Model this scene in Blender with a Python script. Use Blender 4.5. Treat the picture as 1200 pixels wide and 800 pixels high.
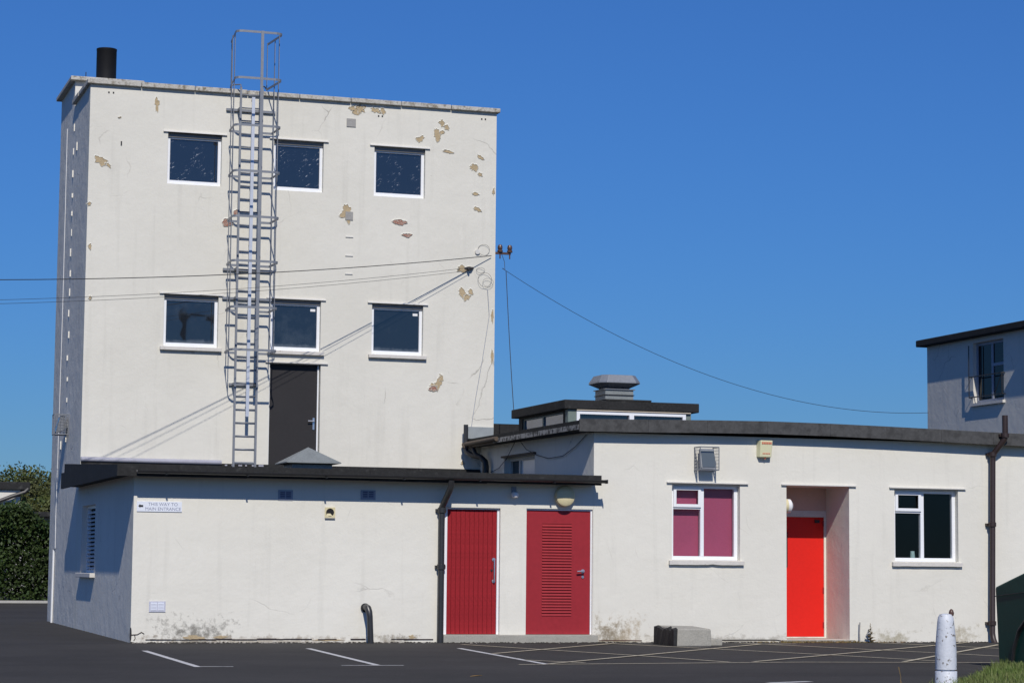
import bpy, bmesh, math, random
from mathutils import Vector, Matrix, noise
for o in list(bpy.data.objects): bpy.data.objects.remove(o)
scene = bpy.context.scene
COL = scene.collection
R = math.radians
rnd = random.Random(7)

# ------------------------------------------------------------------ camera
cd = bpy.data.cameras.new('camera'); cam = bpy.data.objects.new('camera', cd); COL.objects.link(cam)
cd.sensor_width = 36.0; cd.lens = 36.0 * 2731.75 / 1200.0; cd.clip_end = 3000; cd.clip_start = 0.5
yaw, pit, rol = R(17.9668), R(5.6045), R(-0.5357)
fw = Vector((math.sin(yaw)*math.cos(pit), math.cos(yaw)*math.cos(pit), math.sin(pit)))
rt = Vector((math.cos(yaw), -math.sin(yaw), 0)); up = rt.cross(fw)
r2 = math.cos(rol)*rt - math.sin(rol)*up; u2 = math.sin(rol)*rt + math.cos(rol)*up
cam.matrix_world = Matrix(((r2.x, u2.x, -fw.x, -5.3324), (r2.y, u2.y, -fw.y, -34.4216), (r2.z, u2.z, -fw.z, 1.0698), (0, 0, 0, 1)))
scene.camera = cam

# ------------------------------------------------------------------ sky, sun, exposure
SUN = Vector((0.21, 1.12, -1.0)).normalized()          # direction the light travels
elev = math.asin(-SUN.z)
world = bpy.data.worlds.new('World'); scene.world = world; world.use_nodes = True
wn = world.node_tree; wn.nodes.clear()
sky = wn.nodes.new('ShaderNodeTexSky'); sky.sky_type = 'NISHITA'; sky.sun_disc = False
sky.sun_elevation = elev; sky.sun_rotation = math.atan2(-SUN.x, -SUN.y)
sky.altitude = 9000; sky.air_density = 4.5; sky.dust_density = 0.0; sky.ozone_density = 10.0
bg = wn.nodes.new('ShaderNodeBackground'); bg.inputs['Strength'].default_value = 0.093
wo = wn.nodes.new('ShaderNodeOutputWorld')
tint = wn.nodes.new('ShaderNodeMix'); tint.data_type = 'RGBA'; tint.blend_type = 'MULTIPLY'; tint.inputs[0].default_value = 1.0; tint.inputs[7].default_value = (.325, .525, .835, 1)   # one even deep blue cast over the whole sky
wn.links.new(sky.outputs[0], tint.inputs[6]); wn.links.new(tint.outputs[2], bg.inputs[0]); wn.links.new(bg.outputs[0], wo.inputs[0])
sl = bpy.data.lights.new('sun', 'SUN'); sl.energy = 3.65; sl.angle = R(0.53); sl.color = (1.0, 0.95, 0.87)
so = bpy.data.objects.new('sun', sl); COL.objects.link(so); so.location = (-5, -40, 40)
so.rotation_euler = SUN.to_track_quat('-Z', 'Y').to_euler()
vs = scene.view_settings
vs.view_transform = 'Standard'; vs.look = 'None'; vs.exposure = 0.0; vs.gamma = 1.0; vs.use_curve_mapping = False

# ------------------------------------------------------------------ materials
def nt(m):
    m.use_nodes = True
    return m.node_tree, m.node_tree.nodes['Principled BSDF']
def node(t, kind, **kw):
    n = t.nodes.new(kind)
    for k, v in kw.items():
        if k in n.inputs: n.inputs[k].default_value = v
        else: setattr(n, k, v)
    return n
def ramp(t, src, a, b, ca=(0,0,0,1), cb=(1,1,1,1)):
    n = t.nodes.new('ShaderNodeValToRGB'); e = n.color_ramp.elements
    e[0].position = a; e[1].position = b; e[0].color = ca; e[1].color = cb
    t.links.new(src, n.inputs[0]); return n.outputs[0]
def mix(t, fac, a, b, mode='MIX'):
    n = t.nodes.new('ShaderNodeMix'); n.data_type = 'RGBA'; n.blend_type = mode
    for s, v in ((0, fac), (6, a), (7, b)):
        if hasattr(v, 'default_value'): t.links.new(v, n.inputs[s])
        else: n.inputs[s].default_value = v if s == 0 else tuple(v)[:3] + (1,)
    return n.outputs[2]
def mth(t, op, a, b=None):
    n = t.nodes.new('ShaderNodeMath'); n.operation = op
    for i, v in enumerate((a, b)):
        if v is None: continue
        if hasattr(v, 'default_value'): t.links.new(v, n.inputs[i])
        else: n.inputs[i].default_value = v
    return n.outputs[0]
def coords(t, scale=(1, 1, 1)):
    c = t.nodes.new('ShaderNodeTexCoord'); m = t.nodes.new('ShaderNodeMapping'); m.inputs['Scale'].default_value = scale
    t.links.new(c.outputs['Object'], m.inputs[0]); return m.outputs[0]
def ntex(t, co, scale, detail=4, rough=.55, dist=0):
    n = node(t, 'ShaderNodeTexNoise', Scale=scale, Detail=detail, Roughness=rough, Distortion=dist)
    t.links.new(co, n.inputs['Vector']); return n.outputs[0]
def bump(t, bs, h, strength, dist):
    b = node(t, 'ShaderNodeBump', Strength=strength, Distance=dist); t.links.new(h, b.inputs['Height']); t.links.new(b.outputs[0], bs.inputs['Normal'])
MATS = {}
def simple(name, col, rough=.6, var=.25, scale=6, metal=0, bmp=0, bscale=30, spec=.5, col2=None, th=(.42, .62)):
    if name in MATS: return MATS[name]
    m = bpy.data.materials.new(name); t, b = nt(m); co = coords(t)
    n1 = ntex(t, co, scale, 5); n2 = ntex(t, co, scale*9, 3)
    d = tuple(c*(1-var) for c in col)
    c = mix(t, ramp(t, n1, .3, .7), d, col)
    c = mix(t, ramp(t, n2, .35, .75), c, tuple(min(1, x*(1+var*.5)) for x in col))
    if col2: c = mix(t, ramp(t, ntex(t, co, scale*2.3, 6, .65), *th), c, col2)
    t.links.new(c, b.inputs['Base Color'])
    b.inputs['Roughness'].default_value = rough; b.inputs['Metallic'].default_value = metal; b.inputs['Specular IOR Level'].default_value = spec
    if bmp: bump(t, b, ntex(t, co, bscale, 4), bmp, .01)
    MATS[name] = m; return m

def render_mat(name, base, dirty, crack=.5, stains=(), flake=.0, rough=.85, coarse=1.0):
    """painted render: soft mottling, streaks, hairline cracks, splash dirt in given spots"""
    m = bpy.data.materials.new(name); t, b = nt(m); co = coords(t)
    c = mix(t, ramp(t, ntex(t, co, .55, 5), .32, .7), dirty, base)
    c = mix(t, mth(t, 'MULTIPLY', ramp(t, ntex(t, coords(t, (5, 5, .35)), 1.3, 4), .56, .8), .30), c, tuple(x*.72 for x in dirty))
    c = mix(t, mth(t, 'MULTIPLY', ramp(t, ntex(t, co, 22, 4, .7), .55, .8), .22), c, tuple(x*.78 for x in dirty))
    c = mix(t, mth(t, 'MULTIPLY', ramp(t, ntex(t, co, 2.1, 6, .7), .58, .70), .25), c, tuple(min(1, x*1.1) for x in base))
    # hairline cracks
    dn = t.nodes.new('ShaderNodeVectorMath'); dn.operation = 'ADD'
    nz = node(t, 'ShaderNodeTexNoise', Scale=1.7, Detail=5); t.links.new(co, nz.inputs['Vector'])
    sc = t.nodes.new('ShaderNodeVectorMath'); sc.operation = 'SCALE'; sc.inputs['Scale'].default_value = .38; t.links.new(nz.outputs[1], sc.inputs[0])
    t.links.new(co, dn.inputs[0]); t.links.new(sc.outputs[0], dn.inputs[1])
    vo = node(t, 'ShaderNodeTexVoronoi', Scale=1.1, feature='DISTANCE_TO_EDGE'); t.links.new(dn.outputs[0], vo.inputs['Vector'])
    ck = mth(t, 'MULTIPLY', ramp(t, vo.outputs[0], .002, .012, (1, 1, 1, 1), (0, 0, 0, 1)), ramp(t, ntex(t, co, .9, 3), .56, .66))
    c = mix(t, mth(t, 'MULTIPLY', ck, crack), c, (.22, .20, .17))
    # tiny chips
    ch = ramp(t, ntex(t, co, 7, 6, .75), .735 - flake, .745 - flake)
    c = mix(t, ch, c, (.40, .35, .27))
    xyz = t.nodes.new('ShaderNodeSeparateXYZ'); t.links.new(co, xyz.inputs[0])
    grain = ntex(t, co, 9, 7, .72)
    for ax, pos, half, top, col in stains:
        g = mth(t, 'SUBTRACT', 1.0, mth(t, 'MULTIPLY', mth(t, 'ABSOLUTE', mth(t, 'SUBTRACT', xyz.outputs[ax], pos)), 1/half))
        h = mth(t, 'SUBTRACT', 1.0, mth(t, 'MULTIPLY', xyz.outputs[2], 1/top))
        s = mth(t, 'ADD', mth(t, 'MINIMUM', g, h), mth(t, 'MULTIPLY', mth(t, 'SUBTRACT', grain, .5), 3.4))
        c = mix(t, mth(t, 'MULTIPLY', ramp(t, s, .28, .95), .75), c, col)
    t.links.new(c, b.inputs['Base Color']); b.inputs['Roughness'].default_value = rough; b.inputs['Specular IOR Level'].default_value = .25
    h = mth(t, 'ADD', mth(t, 'MULTIPLY', ntex(t, co, 3.2, 4), 1.6*coarse), mth(t, 'ADD', mth(t, 'MULTIPLY', ntex(t, co, 26, 5, .65), .35*coarse), mth(t, 'MULTIPLY', ck, -.3)))
    h = mth(t, 'SUBTRACT', h, mth(t, 'MULTIPLY', ch, .4))
    bump(t, b, h, .55, .012)
    MATS[name] = m; return m

WHITE = (.735, .71, .63); OFF = (.68, .655, .575)
M_tower = render_mat('tower_render', WHITE, OFF, .55, flake=.018)
M_side = render_mat('tower_side_render', (.74, .715, .65), (.66, .635, .575), .5, flake=.075, coarse=1.9)
M_wing = render_mat('wing_render', (.765, .74, .66), (.715, .69, .61), .25, stains=((0, .95, .75, .42, (.10, .09, .075)), (0, 4.0, .5, .12, (.25, .22, .17)), (0, 2.0, 2.6, .1, (.36, .31, .24))), flake=-.05)
M_block = render_mat('block_render', (.76, .735, .655), (.71, .685, .605), .22, stains=((0, 7.62, .55, .50, (.40, .31, .19)), (0, 7.5, .35, .38, (.20, .17, .12)), (0, 13.55, .5, .34, (.34, .29, .19)), (0, 12.4, .5, .2, (.34, .30, .2)), (0, 9.6, 2.5, .12, (.42, .39, .33))), flake=-.05)
M_upper = render_mat('upper_block_render', (.70, .675, .61), (.61, .59, .54), .5, flake=.02, coarse=1.0)
M_bare = simple('bare_render', (.46, .36, .22), .9, .3, 12, bmp=.6, bscale=40)
M_brick = simple('exposed_brick', (.32, .11, .07), .9, .45, 14, bmp=.6, bscale=30, col2=(.42, .36, .30))
M_cement = simple('cement_patch', (.34, .33, .31), .9, .2, 10, bmp=.5)
M_coping = simple('coping_concrete', (.50, .48, .43), .9, .35, 5, bmp=.5, col2=(.20, .17, .12), th=(.52, .68))
M_felt = simple('roof_felt', (.024, .024, .024), .85, .45, 3, spec=.3, bmp=.4, bscale=20, col2=(.065, .065, .062), th=(.58, .75))
M_fascia = simple('grey_fascia', (.066, .066, .066), .8, .30, 2.5, bmp=.3, bscale=18, col2=(.038, .038, .038), th=(.47, .62))
M_black = simple('black_paint', (.022, .022, .024), .5, .3, 8)
M_pipe = simple('black_iron', (.03, .03, .031), .38, .35, 7, spec=.6)
M_brown = simple('brown_iron', (.036, .022, .02), .45, .35, 7)
M_upvc = simple('white_upvc', (.84, .85, .87), .3, .04, 5)
M_sill = simple('concrete_sill', (.64, .61, .56), .85, .15, 9, bmp=.3, col2=(.30, .24, .18), th=(.62, .72))
M_lint = simple('lintel_edge', (.66, .64, .60), .8, .15, 9)
M_galv = simple('galvanised_steel', (.235, .25, .275), .5, .25, 14, metal=.3)
M_galvp = simple('bright_galvanised', (.62, .65, .71), .4, .15, 14, metal=.35)
M_zinc = simple('weathered_zinc', (.25, .27, .265), .55, .3, 5, metal=.2)
M_lead = simple('lead_flashing', (.36, .36, .42), .7, .2, 6)
M_redA = simple('crimson_paint', (.30, .016, .022), .7, .22, 4, spec=.2, col2=(.55, .40, .38), th=(.70, .715))
M_redB = simple('crimson_gloss', (.315, .022, .030), .5, .10, 1.6, spec=.3)
M_redC = simple('scarlet_paint', (.70, .018, .011), .5, .06, 2, spec=.25)
M_dark = simple('dark_door_paint', (.026, .024, .025), .6, .12, 3, spec=.3)
M_chrome = simple('satin_metal', (.7, .71, .74), .28, .05, 9, metal=.9)
M_cream = simple('cream_plastic', (.68, .60, .37), .4, .10, 6)
M_creamb = simple('alarm_cream', (.66, .64, .42), .4, .06, 6)
M_redprint = simple('red_print', (.62, .17, .10), .5, .1, 20)
M_white = simple('white_plastic', (.8, .8, .8), .35, .05, 6)
M_blueprint = simple('blue_grey_print', (.09, .10, .17), .5, .1, 9)
M_signw = simple('sign_white', (.76, .79, .86), .4, .03, 6)
M_ventg = simple('vent_grey', (.30, .33, .40), .6, .1, 9)
M_ventl = simple('vent_lilac', (.50, .51, .60), .6, .1, 9)
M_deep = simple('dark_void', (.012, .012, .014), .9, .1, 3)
M_conc = simple('block_concrete', (.36, .345, .30), .9, .25, 6, bmp=.6, bscale=25)
M_tar = simple('bitumen', (.018, .018, .018), .7, .4, 9, bmp=.8, bscale=18)
M_greenbin = simple('green_bin_plastic', (.004, .05, .036), .5, .3, 4, spec=.25)
M_wood = simple('weathered_wood', (.10, .075, .055), .85, .35, 6)
M_wire = simple('wire_black', (.03, .03, .032), .6, .1, 9)
M_ins = simple('brown_insulator', (.10, .055, .04), .3, .3, 20)
M_bark = simple('bark', (.06, .048, .035), .9, .3, 6)
M_boll = simple('bollard_paint', (.62, .645, .69), .5, .12, 9, bmp=.4, bscale=30, col2=(.20, .18, .16), th=(.585, .615))
M_blind = simple('plum_blind', (.52, .085, .18), .7, .08, 3)
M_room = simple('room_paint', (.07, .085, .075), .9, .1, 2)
M_paintline = simple('white_road_paint', (.60, .59, .57), .8, .25, 7, col2=(.16, .16, .16), th=(.54, .70))
M_yelline = simple('faded_yellow_paint', (.52, .46, .33), .8, .3, 7, col2=(.14, .13, .12), th=(.53, .72))
M_stone = simple('rubble_stone', (.34, .31, .27), .9, .4, 8)
M_kerb = simple('kerb_concrete', (.42, .41, .38), .9, .2, 4)
M_soil = simple('verge_soil', (.05, .06, .022), .95, .4, 5)
M_green = simple('lantern_green', (.16, .20, .18), .7, .15, 5)
M_green2 = simple('pale_lead', (.30, .33, .34), .7, .2, 8)

def glass_mat(name, base, ior, rough=.015, wave=.0):
    m = bpy.data.materials.new(name); t, b = nt(m)
    b.inputs['Base Color'].default_value = base + (1,); b.inputs['Roughness'].default_value = rough; b.inputs['IOR'].default_value = ior
    if wave:
        bump(t, b, ntex(t, coords(t), 1.1, 2), wave, .02)
        c = t.nodes.new('ShaderNodeTexCoord'); x = t.nodes.new('ShaderNodeSeparateXYZ'); t.links.new(c.outputs['Generated'], x.inputs[0])
        d = mth(t, 'ADD', mth(t, 'MULTIPLY', x.outputs[2], -5.0), mth(t, 'ADD', .35, ntex(t, coords(t), 6, 5, .7)))
        d = mth(t, 'MAXIMUM', ramp(t, d, .25, 1.0), mth(t, 'MULTIPLY', ramp(t, ntex(t, coords(t), 2.2, 5, .7), .5, .8), .22))
        t.links.new(mix(t, d, base, (.17, .19, .21)), b.inputs['Base Color']); t.links.new(mth(t, 'ADD', rough, mth(t, 'MULTIPLY', d, .3)), b.inputs['Roughness'])
    MATS[name] = m; return m
M_glassT = glass_mat('tinted_pane', (.014, .017, .022), 1.85, wave=.12)
def film_mat():
    """pane with old peeling film: dark glass with pale scuffs"""
    m = bpy.data.materials.new('filmed_pane'); t, b = nt(m); co = coords(t)
    sk = node(t, 'ShaderNodeMapping', Rotation=(0, .6, 0), Scale=(1, 1, .28)); c = t.nodes.new('ShaderNodeTexCoord')
    t.links.new(c.outputs['Object'], sk.inputs[0]); sk.inputs['Scale'].default_value = (1, 1, 1)
    s2 = node(t, 'ShaderNodeMapping', Scale=(.16, 1, 1)); t.links.new(sk.outputs[0], s2.inputs[0])
    s = mth(t, 'MULTIPLY', ramp(t, ntex(t, s2.outputs[0], 62, 4, .7), .615, .66), ramp(t, ntex(t, co, 3.4, 3), .46, .56))
    t.links.new(mix(t, s, (.014, .017, .022), (.42, .45, .52)), b.inputs['Base Color'])
    t.links.new(mth(t, 'ADD', .015, mth(t, 'MULTIPLY', s, .6)), b.inputs['Roughness']); b.inputs['IOR'].default_value = 1.95
    bump(t, b, ntex(t, co, 1.3, 2), .06, .02)
    MATS['filmed_pane'] = m; return m
M_film = film_mat()
def clear_glass():
    m = bpy.data.materials.new('clear_pane'); m.use_nodes = True; t = m.node_tree; t.nodes.clear()
    tr = node(t, 'ShaderNodeBsdfTransparent', Color=(.88, .9, .9, 1)); gl = node(t, 'ShaderNodeBsdfGlossy', Roughness=.01)
    g = t.nodes.new('ShaderNodeNewGeometry'); dt = t.nodes.new('ShaderNodeVectorMath'); dt.operation = 'DOT_PRODUCT'; t.links.new(g.outputs['Normal'], dt.inputs[0]); t.links.new(g.outputs['Incoming'], dt.inputs[1])
    fr = mth(t, 'ADD', .022, mth(t, 'MULTIPLY', .85, mth(t, 'POWER', mth(t, 'SUBTRACT', 1.0, mth(t, 'ABSOLUTE', dt.outputs['Value'])), 5.0))); mx = t.nodes.new('ShaderNodeMixShader'); o = t.nodes.new('ShaderNodeOutputMaterial')
    t.links.new(fr, mx.inputs[0]); t.links.new(tr.outputs[0], mx.inputs[1]); t.links.new(gl.outputs[0], mx.inputs[2]); t.links.new(mx.outputs[0], o.inputs[0])
    MATS['clear_pane'] = m; return m
M_clear = clear_glass()
M_lens = glass_mat('lamp_lens', (.10, .12, .13), 1.7, .12)

def asphalt():
    m = bpy.data.materials.new('asphalt'); t, b = nt(m); co = coords(t)
    c = mix(t, ramp(t, ntex(t, co, .35, 5), .3, .7), (.041, .039, .037), (.058, .055, .052))
    c = mix(t, mth(t, 'MULTIPLY', ramp(t, ntex(t, co, 3.0, 6, .7), .52, .72), .5), c, (.068, .066, .066))
    sp = ntex(t, co, 90, 2)
    c = mix(t, mth(t, 'MULTIPLY', ramp(t, sp, .55, .72), .5), c, (.10, .10, .10))
    c = mix(t, mth(t, 'MULTIPLY', ramp(t, ntex(t, coords(t, (.25, 1.6, 1)), .8, 4), .5, .68), .45), c, (.036, .034, .033))
    c = mix(t, mth(t, 'MULTIPLY', ramp(t, ntex(t, co, 34, 3, .6), .66, .72), .8), c, (.13, .125, .12))
    st = mth(t, 'MULTIPLY', ramp(t, ntex(t, co, 5.5, 5, .75), .69, .72), .7)
    c = mix(t, st, c, (.16, .15, .14))
    t.links.new(c, b.inputs['Base Color']); b.inputs['Roughness'].default_value = .9; b.inputs['Specular IOR Level'].default_value = .15
    bump(t, b, mth(t, 'ADD', sp, mth(t, 'MULTIPLY', ntex(t, co, 6, 3), .5)), .5, .012)
    return m
M_asph = asphalt()
def leaf_mat(name, a, b_, c_):
    m = bpy.data.materials.new(name); t, b = nt(m); co = coords(t)
    gi = t.nodes.new('ShaderNodeNewGeometry')
    c = mix(t, gi.outputs['Random Per Island'], a, b_)
    c = mix(t, ramp(t, ntex(t, co, .9, 3), .42, .62), c, c_)
    t.links.new(c, b.inputs['Base Color']); b.inputs['Roughness'].default_value = .6; b.inputs['Specular IOR Level'].default_value = .3
    b.inputs['Subsurface Weight'].default_value = 0
    MATS[name] = m; return m
M_hedge = leaf_mat('hedge_leaf', (.018, .042, .009), (.05, .078, .018), (.028, .044, .012))
M_tree = leaf_mat('tree_leaf', (.045, .075, .018), (.10, .115, .03), (.075, .08, .028))
M_grass = leaf_mat('grass_blade', (.07, .12, .02), (.14, .19, .045), (.16, .17, .06))
M_weed = leaf_mat('weed_leaf', (.16, .15, .05), (.28, .18, .07), (.22, .14, .07))

# ------------------------------------------------------------------ mesh helpers
class MB:
    def __init__(s): s.v = []; s.f = []
    def add(s, vs, fs):
        n = len(s.v); s.v += [tuple(p) for p in vs]; s.f += [tuple(i+n for i in f) for f in fs]; return s
    def box(s, x0, x1, y0, y1, z0, z1):
        return s.add([(x0,y0,z0),(x1,y0,z0),(x1,y1,z0),(x0,y1,z0),(x0,y0,z1),(x1,y0,z1),(x1,y1,z1),(x0,y1,z1)],
                     [(0,3,2,1),(4,5,6,7),(0,1,5,4),(1,2,6,5),(2,3,7,6),(3,0,4,7)])
    def hexa(s, pts): # 8 points, bottom 4 (ccw from above), top 4
        return s.add(pts, [(0,3,2,1),(4,5,6,7),(0,1,5,4),(1,2,6,5),(2,3,7,6),(3,0,4,7)])
    def tube(s, path, r, n=8, cap=True):
        path = [Vector(p) for p in path]; rs = r if isinstance(r, (list, tuple)) else [r]*len(path)
        rings = []; prev = None
        for i, p in enumerate(path):
            d = (path[min(i+1, len(path)-1)] - path[max(i-1, 0)]).normalized()
            if prev is None:
                a = Vector((0, 0, 1)) if abs(d.z) < .9 else Vector((1, 0, 0)); a = (a - d*a.dot(d)).normalized()
            else: a = (prev - d*prev.dot(d)).normalized()
            prev = a; b = d.cross(a)
            rings.append([p + rs[i]*(math.cos(2*math.pi*k/n)*a + math.sin(2*math.pi*k/n)*b) for k in range(n)])
        vs = [q for rg in rings for q in rg]; fs = []
        for i in range(len(path)-1):
            for k in range(n): fs.append((i*n+k, i*n+(k+1) % n, (i+1)*n+(k+1) % n, (i+1)*n+k))
        if cap: fs += [tuple(range(n))[::-1], tuple(range((len(path)-1)*n, len(path)*n))]
        return s.add(vs, fs)
    def lathe(s, prof, c, n=20, axis='z'):
        vs = []; fs = []
        for rr, h in prof:
            for k in range(n):
                a = 2*math.pi*k/n; p, q = rr*math.cos(a), rr*math.sin(a)
                vs.append({'z': (c[0]+p, c[1]+q, c[2]+h), 'y': (c[0]+p, c[1]+h, c[2]-q), 'x': (c[0]+h, c[1]+p, c[2]+q)}[axis])
        m = len(prof)
        for i in range(m-1):
            for k in range(n): fs.append((i*n+k, i*n+(k+1) % n, (i+1)*n+(k+1) % n, (i+1)*n+k))
        fs += [tuple(range(n))[::-1], tuple(range((m-1)*n, m*n))]
        return s.add(vs, fs)
    def bar(s, path, w, h): # rectangular strip; w = thickness in plan, h = height (z)
        path = [Vector(p) for p in path]; vs = []; fs = []
        for i, p in enumerate(path):
            d = (path[min(i+1, len(path)-1)] - path[max(i-1, 0)]); d.z = 0; d.normalize()
            nrm = Vector((-d.y, d.x, 0))*(w/2); z = Vector((0, 0, h/2))
            vs += [p-nrm-z, p+nrm-z, p+nrm+z, p-nrm+z]
        for i in range(len(path)-1):
            for k in range(4): fs.append((i*4+k, i*4+(k+1) % 4, i*4+4+(k+1) % 4, i*4+4+k))
        m = (len(path)-1)*4; fs += [(3,2,1,0), (m,m+1,m+2,m+3)]
        return s.add(vs, fs)
    def mesh(s, name):
        me = bpy.data.meshes.new(name); me.from_pydata(s.v, [], s.f)
        bm = bmesh.new(); bm.from_mesh(me); bmesh.ops.recalc_face_normals(bm, faces=bm.faces); bm.to_mesh(me); bm.free(); return me
    def build(s, name, mat, parent=None, smooth=False, bevel=0):
        return link(name, s.mesh(name), mat, parent, smooth, bevel)
def wloc(o):
    v = Vector(o.location)
    while o.parent: o = o.parent; v += o.location
    return v
def link(name, me, mat, parent=None, smooth=False, bevel=0):
    if mat and not me.materials: me.materials.append(mat)
    o = bpy.data.objects.new(name, me); COL.objects.link(o)
    if parent: o.parent = parent; o.location = -wloc(parent)
    if smooth:
        for p in me.polygons: p.use_smooth = True
        es = o.modifiers.new('e', 'EDGE_SPLIT'); es.split_angle = R(40)
    if bevel:
        b = o.modifiers.new('b', 'BEVEL'); b.width = bevel; b.segments = 2; b.limit_method = 'ANGLE'
    return o
def tag(o, label, cat, group=None):
    o['label'] = label; o['category'] = cat
    if group: o['group'] = group
    return o
def thing(name, loc, label, cat, group=None):
    o = bpy.data.objects.new(name, None); COL.objects.link(o); o.location = loc; o.empty_display_size = .2
    return tag(o, label, cat, group)
def struct(o): o['kind'] = 'structure'; return o
def stuff(o, label=None, cat=None):
    o['kind'] = 'stuff'
    if label: tag(o, label, cat)
    return o
def B(name, mat, parent, *b, bevel=0): return MB().box(*b).build(name, mat, parent, bevel=bevel)

def wall(name, mat, parent, a0, a1, z0, z1, face, thick, holes=(), axis='x', jag=0):
    """flat wall with openings. axis x: outer face at y=face, body goes to +y; axis y: outer face at x=face, body goes to +x"""
    A = sorted({a0, a1} | {h for q in holes for h in q[:2]}); Z = sorted({z0, z1} | {h for q in holes for h in q[2:4]})
    A = [a for a in A if a0 <= a <= a1]; Z = [z for z in Z if z0 <= z <= z1]
    vs = {}; V = []; F = []
    def v(a, d, z):
        k = (round(a, 4), d, round(z, 4))
        if k not in vs:
            vs[k] = len(V); D = face + d*thick
            V.append((a, D, z) if axis == 'x' else (D, a, z))
        return vs[k]
    def solid(i, j):
        if i < 0 or j < 0 or i >= len(A)-1 or j >= len(Z)-1: return False
        ca, cz = (A[i]+A[i+1])/2, (Z[j]+Z[j+1])/2
        return not any(h[0] < ca < h[1] and h[2] < cz < h[3] for h in holes)
    for i in range(len(A)-1):
        for j in range(len(Z)-1):
            if not solid(i, j): continue
            p, q, r, s = A[i], A[i+1], Z[j], Z[j+1]
            F.append((v(p,0,r), v(q,0,r), v(q,0,s), v(p,0,s))); F.append((v(p,1,r), v(p,1,s), v(q,1,s), v(q,1,r)))
            if not solid(i-1, j): F.append((v(p,0,r), v(p,0,s), v(p,1,s), v(p,1,r)))
            if not solid(i+1, j): F.append((v(q,0,r), v(q,1,r), v(q,1,s), v(q,0,s)))
            if not solid(i, j-1): F.append((v(p,0,r), v(p,1,r), v(q,1,r), v(q,0,r)))
            if not solid(i, j+1): F.append((v(p,0,s), v(q,0,s), v(q,1,s), v(p,1,s)))
    m = MB(); m.v = V; m.f = F
    return m.build(name, mat, parent)

GS = .008
def gz(x, y):
    yy = max(-60, min(40, y)); return -.035 + GS*yy

# ================================================================== SETTING
m = MB(); ys = [-900, -60, 0, 40, 900]
for i in range(4):
    a, b = ys[i], ys[i+1]; m.add([(-700, a, gz(0, a)), (700, a, gz(0, a)), (700, b, gz(0, b)), (-700, b, gz(0, b))], [(0, 1, 2, 3)])
ground = struct(m.build('ground', M_asph))
def line(pts, w, mat, name='painted_line', dz=.004):
    m = MB()
    for i in range(len(pts)-1):
        p, q = Vector(pts[i]), Vector(pts[i+1]); d = (q-p).normalized(); n = Vector((-d.y, d.x))*w/2
        c = [p-n, q-n, q+n, p+n]; m.add([(k.x, k.y, gz(k.x, k.y)+dz) for k in c], [(0, 1, 2, 3)])
    return m.build(name, mat, ground)
# bay markings
line([(-.22, -2.68), (-.29, -7.05)], .085, M_paintline); line([(-.25, -7.02), (.13, -7.04)], .07, M_paintline, dz=.006)
line([(2.195, -2.03), (1.95, -6.77)], .085, M_paintline); line([(1.49, -6.84), (2.25, -6.9)], .07, M_paintline, dz=.006)
line([(4.41, -2.05), (4.15, -6.72)], .085, M_paintline)
line([(3.755, -6.79), (7.81, -6.42), (10.6, -6.75)], .075, M_yelline, dz=.006)
for pts in ([(4.2,-5.66),(4.75,-6.45)], [(4.83,-.78),(6.23,-4.55),(6.75,-6.4)], [(7.32,-.5),(9.0,-4.2),(9.9,-6.5)], [(9.5,-.2),(11.1,-3.9),(12.1,-6.5)], [(11.95,-.2),(13.3,-3.2)]):
    line(pts, .07, M_yelline, dz=.008)
for pts in ([(4.33,-3.88),(7.35,-.5)], [(4.17,-6.71),(9.65,-.85)], [(7.1,-6.36),(13.65,-.2)], [(9.2,-6.5),(13.7,-1.1)]):
    line(pts, .07, M_yelline, dz=.010)
line([(9.6, -.86), (10.3, -.8)], .07, M_yelline, dz=.012)
line([(5.25, -10.95), (5.85, -10.72)], .12, M_paintline)

# ================================================================== TOWER
T = 6.033; TX = 7.448; TZ = 9.46
tower = thing('tower_block', (3.7, 8, 0), 'tall cream rendered tower with flaking paint and a ladder up its front', 'tower')
ux = ((1.378, 2.34), (3.282, 4.19), (5.132, 6.09)); UZ = (7.785, 8.70); LZ = (4.91, 5.832)
holes = [(a, b, UZ[0], UZ[1]) for a, b in ux] + [(a, b, LZ[0], LZ[1]) for a, b in ux] + [(3.28, 4.205, 2.80, 4.69)]
wall('front_wall', M_tower, tower, 0, TX, -.2, TZ, T, .30, holes)
wall('side_wall', M_side, tower, T+.302, 8.15, -.2, TZ, 0.0, .30, axis='y')
B('right_wall', M_tower, tower, TX-.30, TX-.002, T+.302, 10.1, -.2, TZ)
B('rear_wall', M_tower, tower, .302, TX-.302, 9.8, 10.098, -.2, TZ)
B('roof_deck', M_felt, tower, .31, TX-.31, T+.31, 9.79, TZ-.35, TZ-.15)
B('corner_strip', M_tower, tower, .0, .298, T+.3005, T+.3015, -.2, TZ-.01)
B('floor', M_deep, tower, .31, TX-.31, T+.31, 9.79, 6.4, 6.6)
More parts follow.
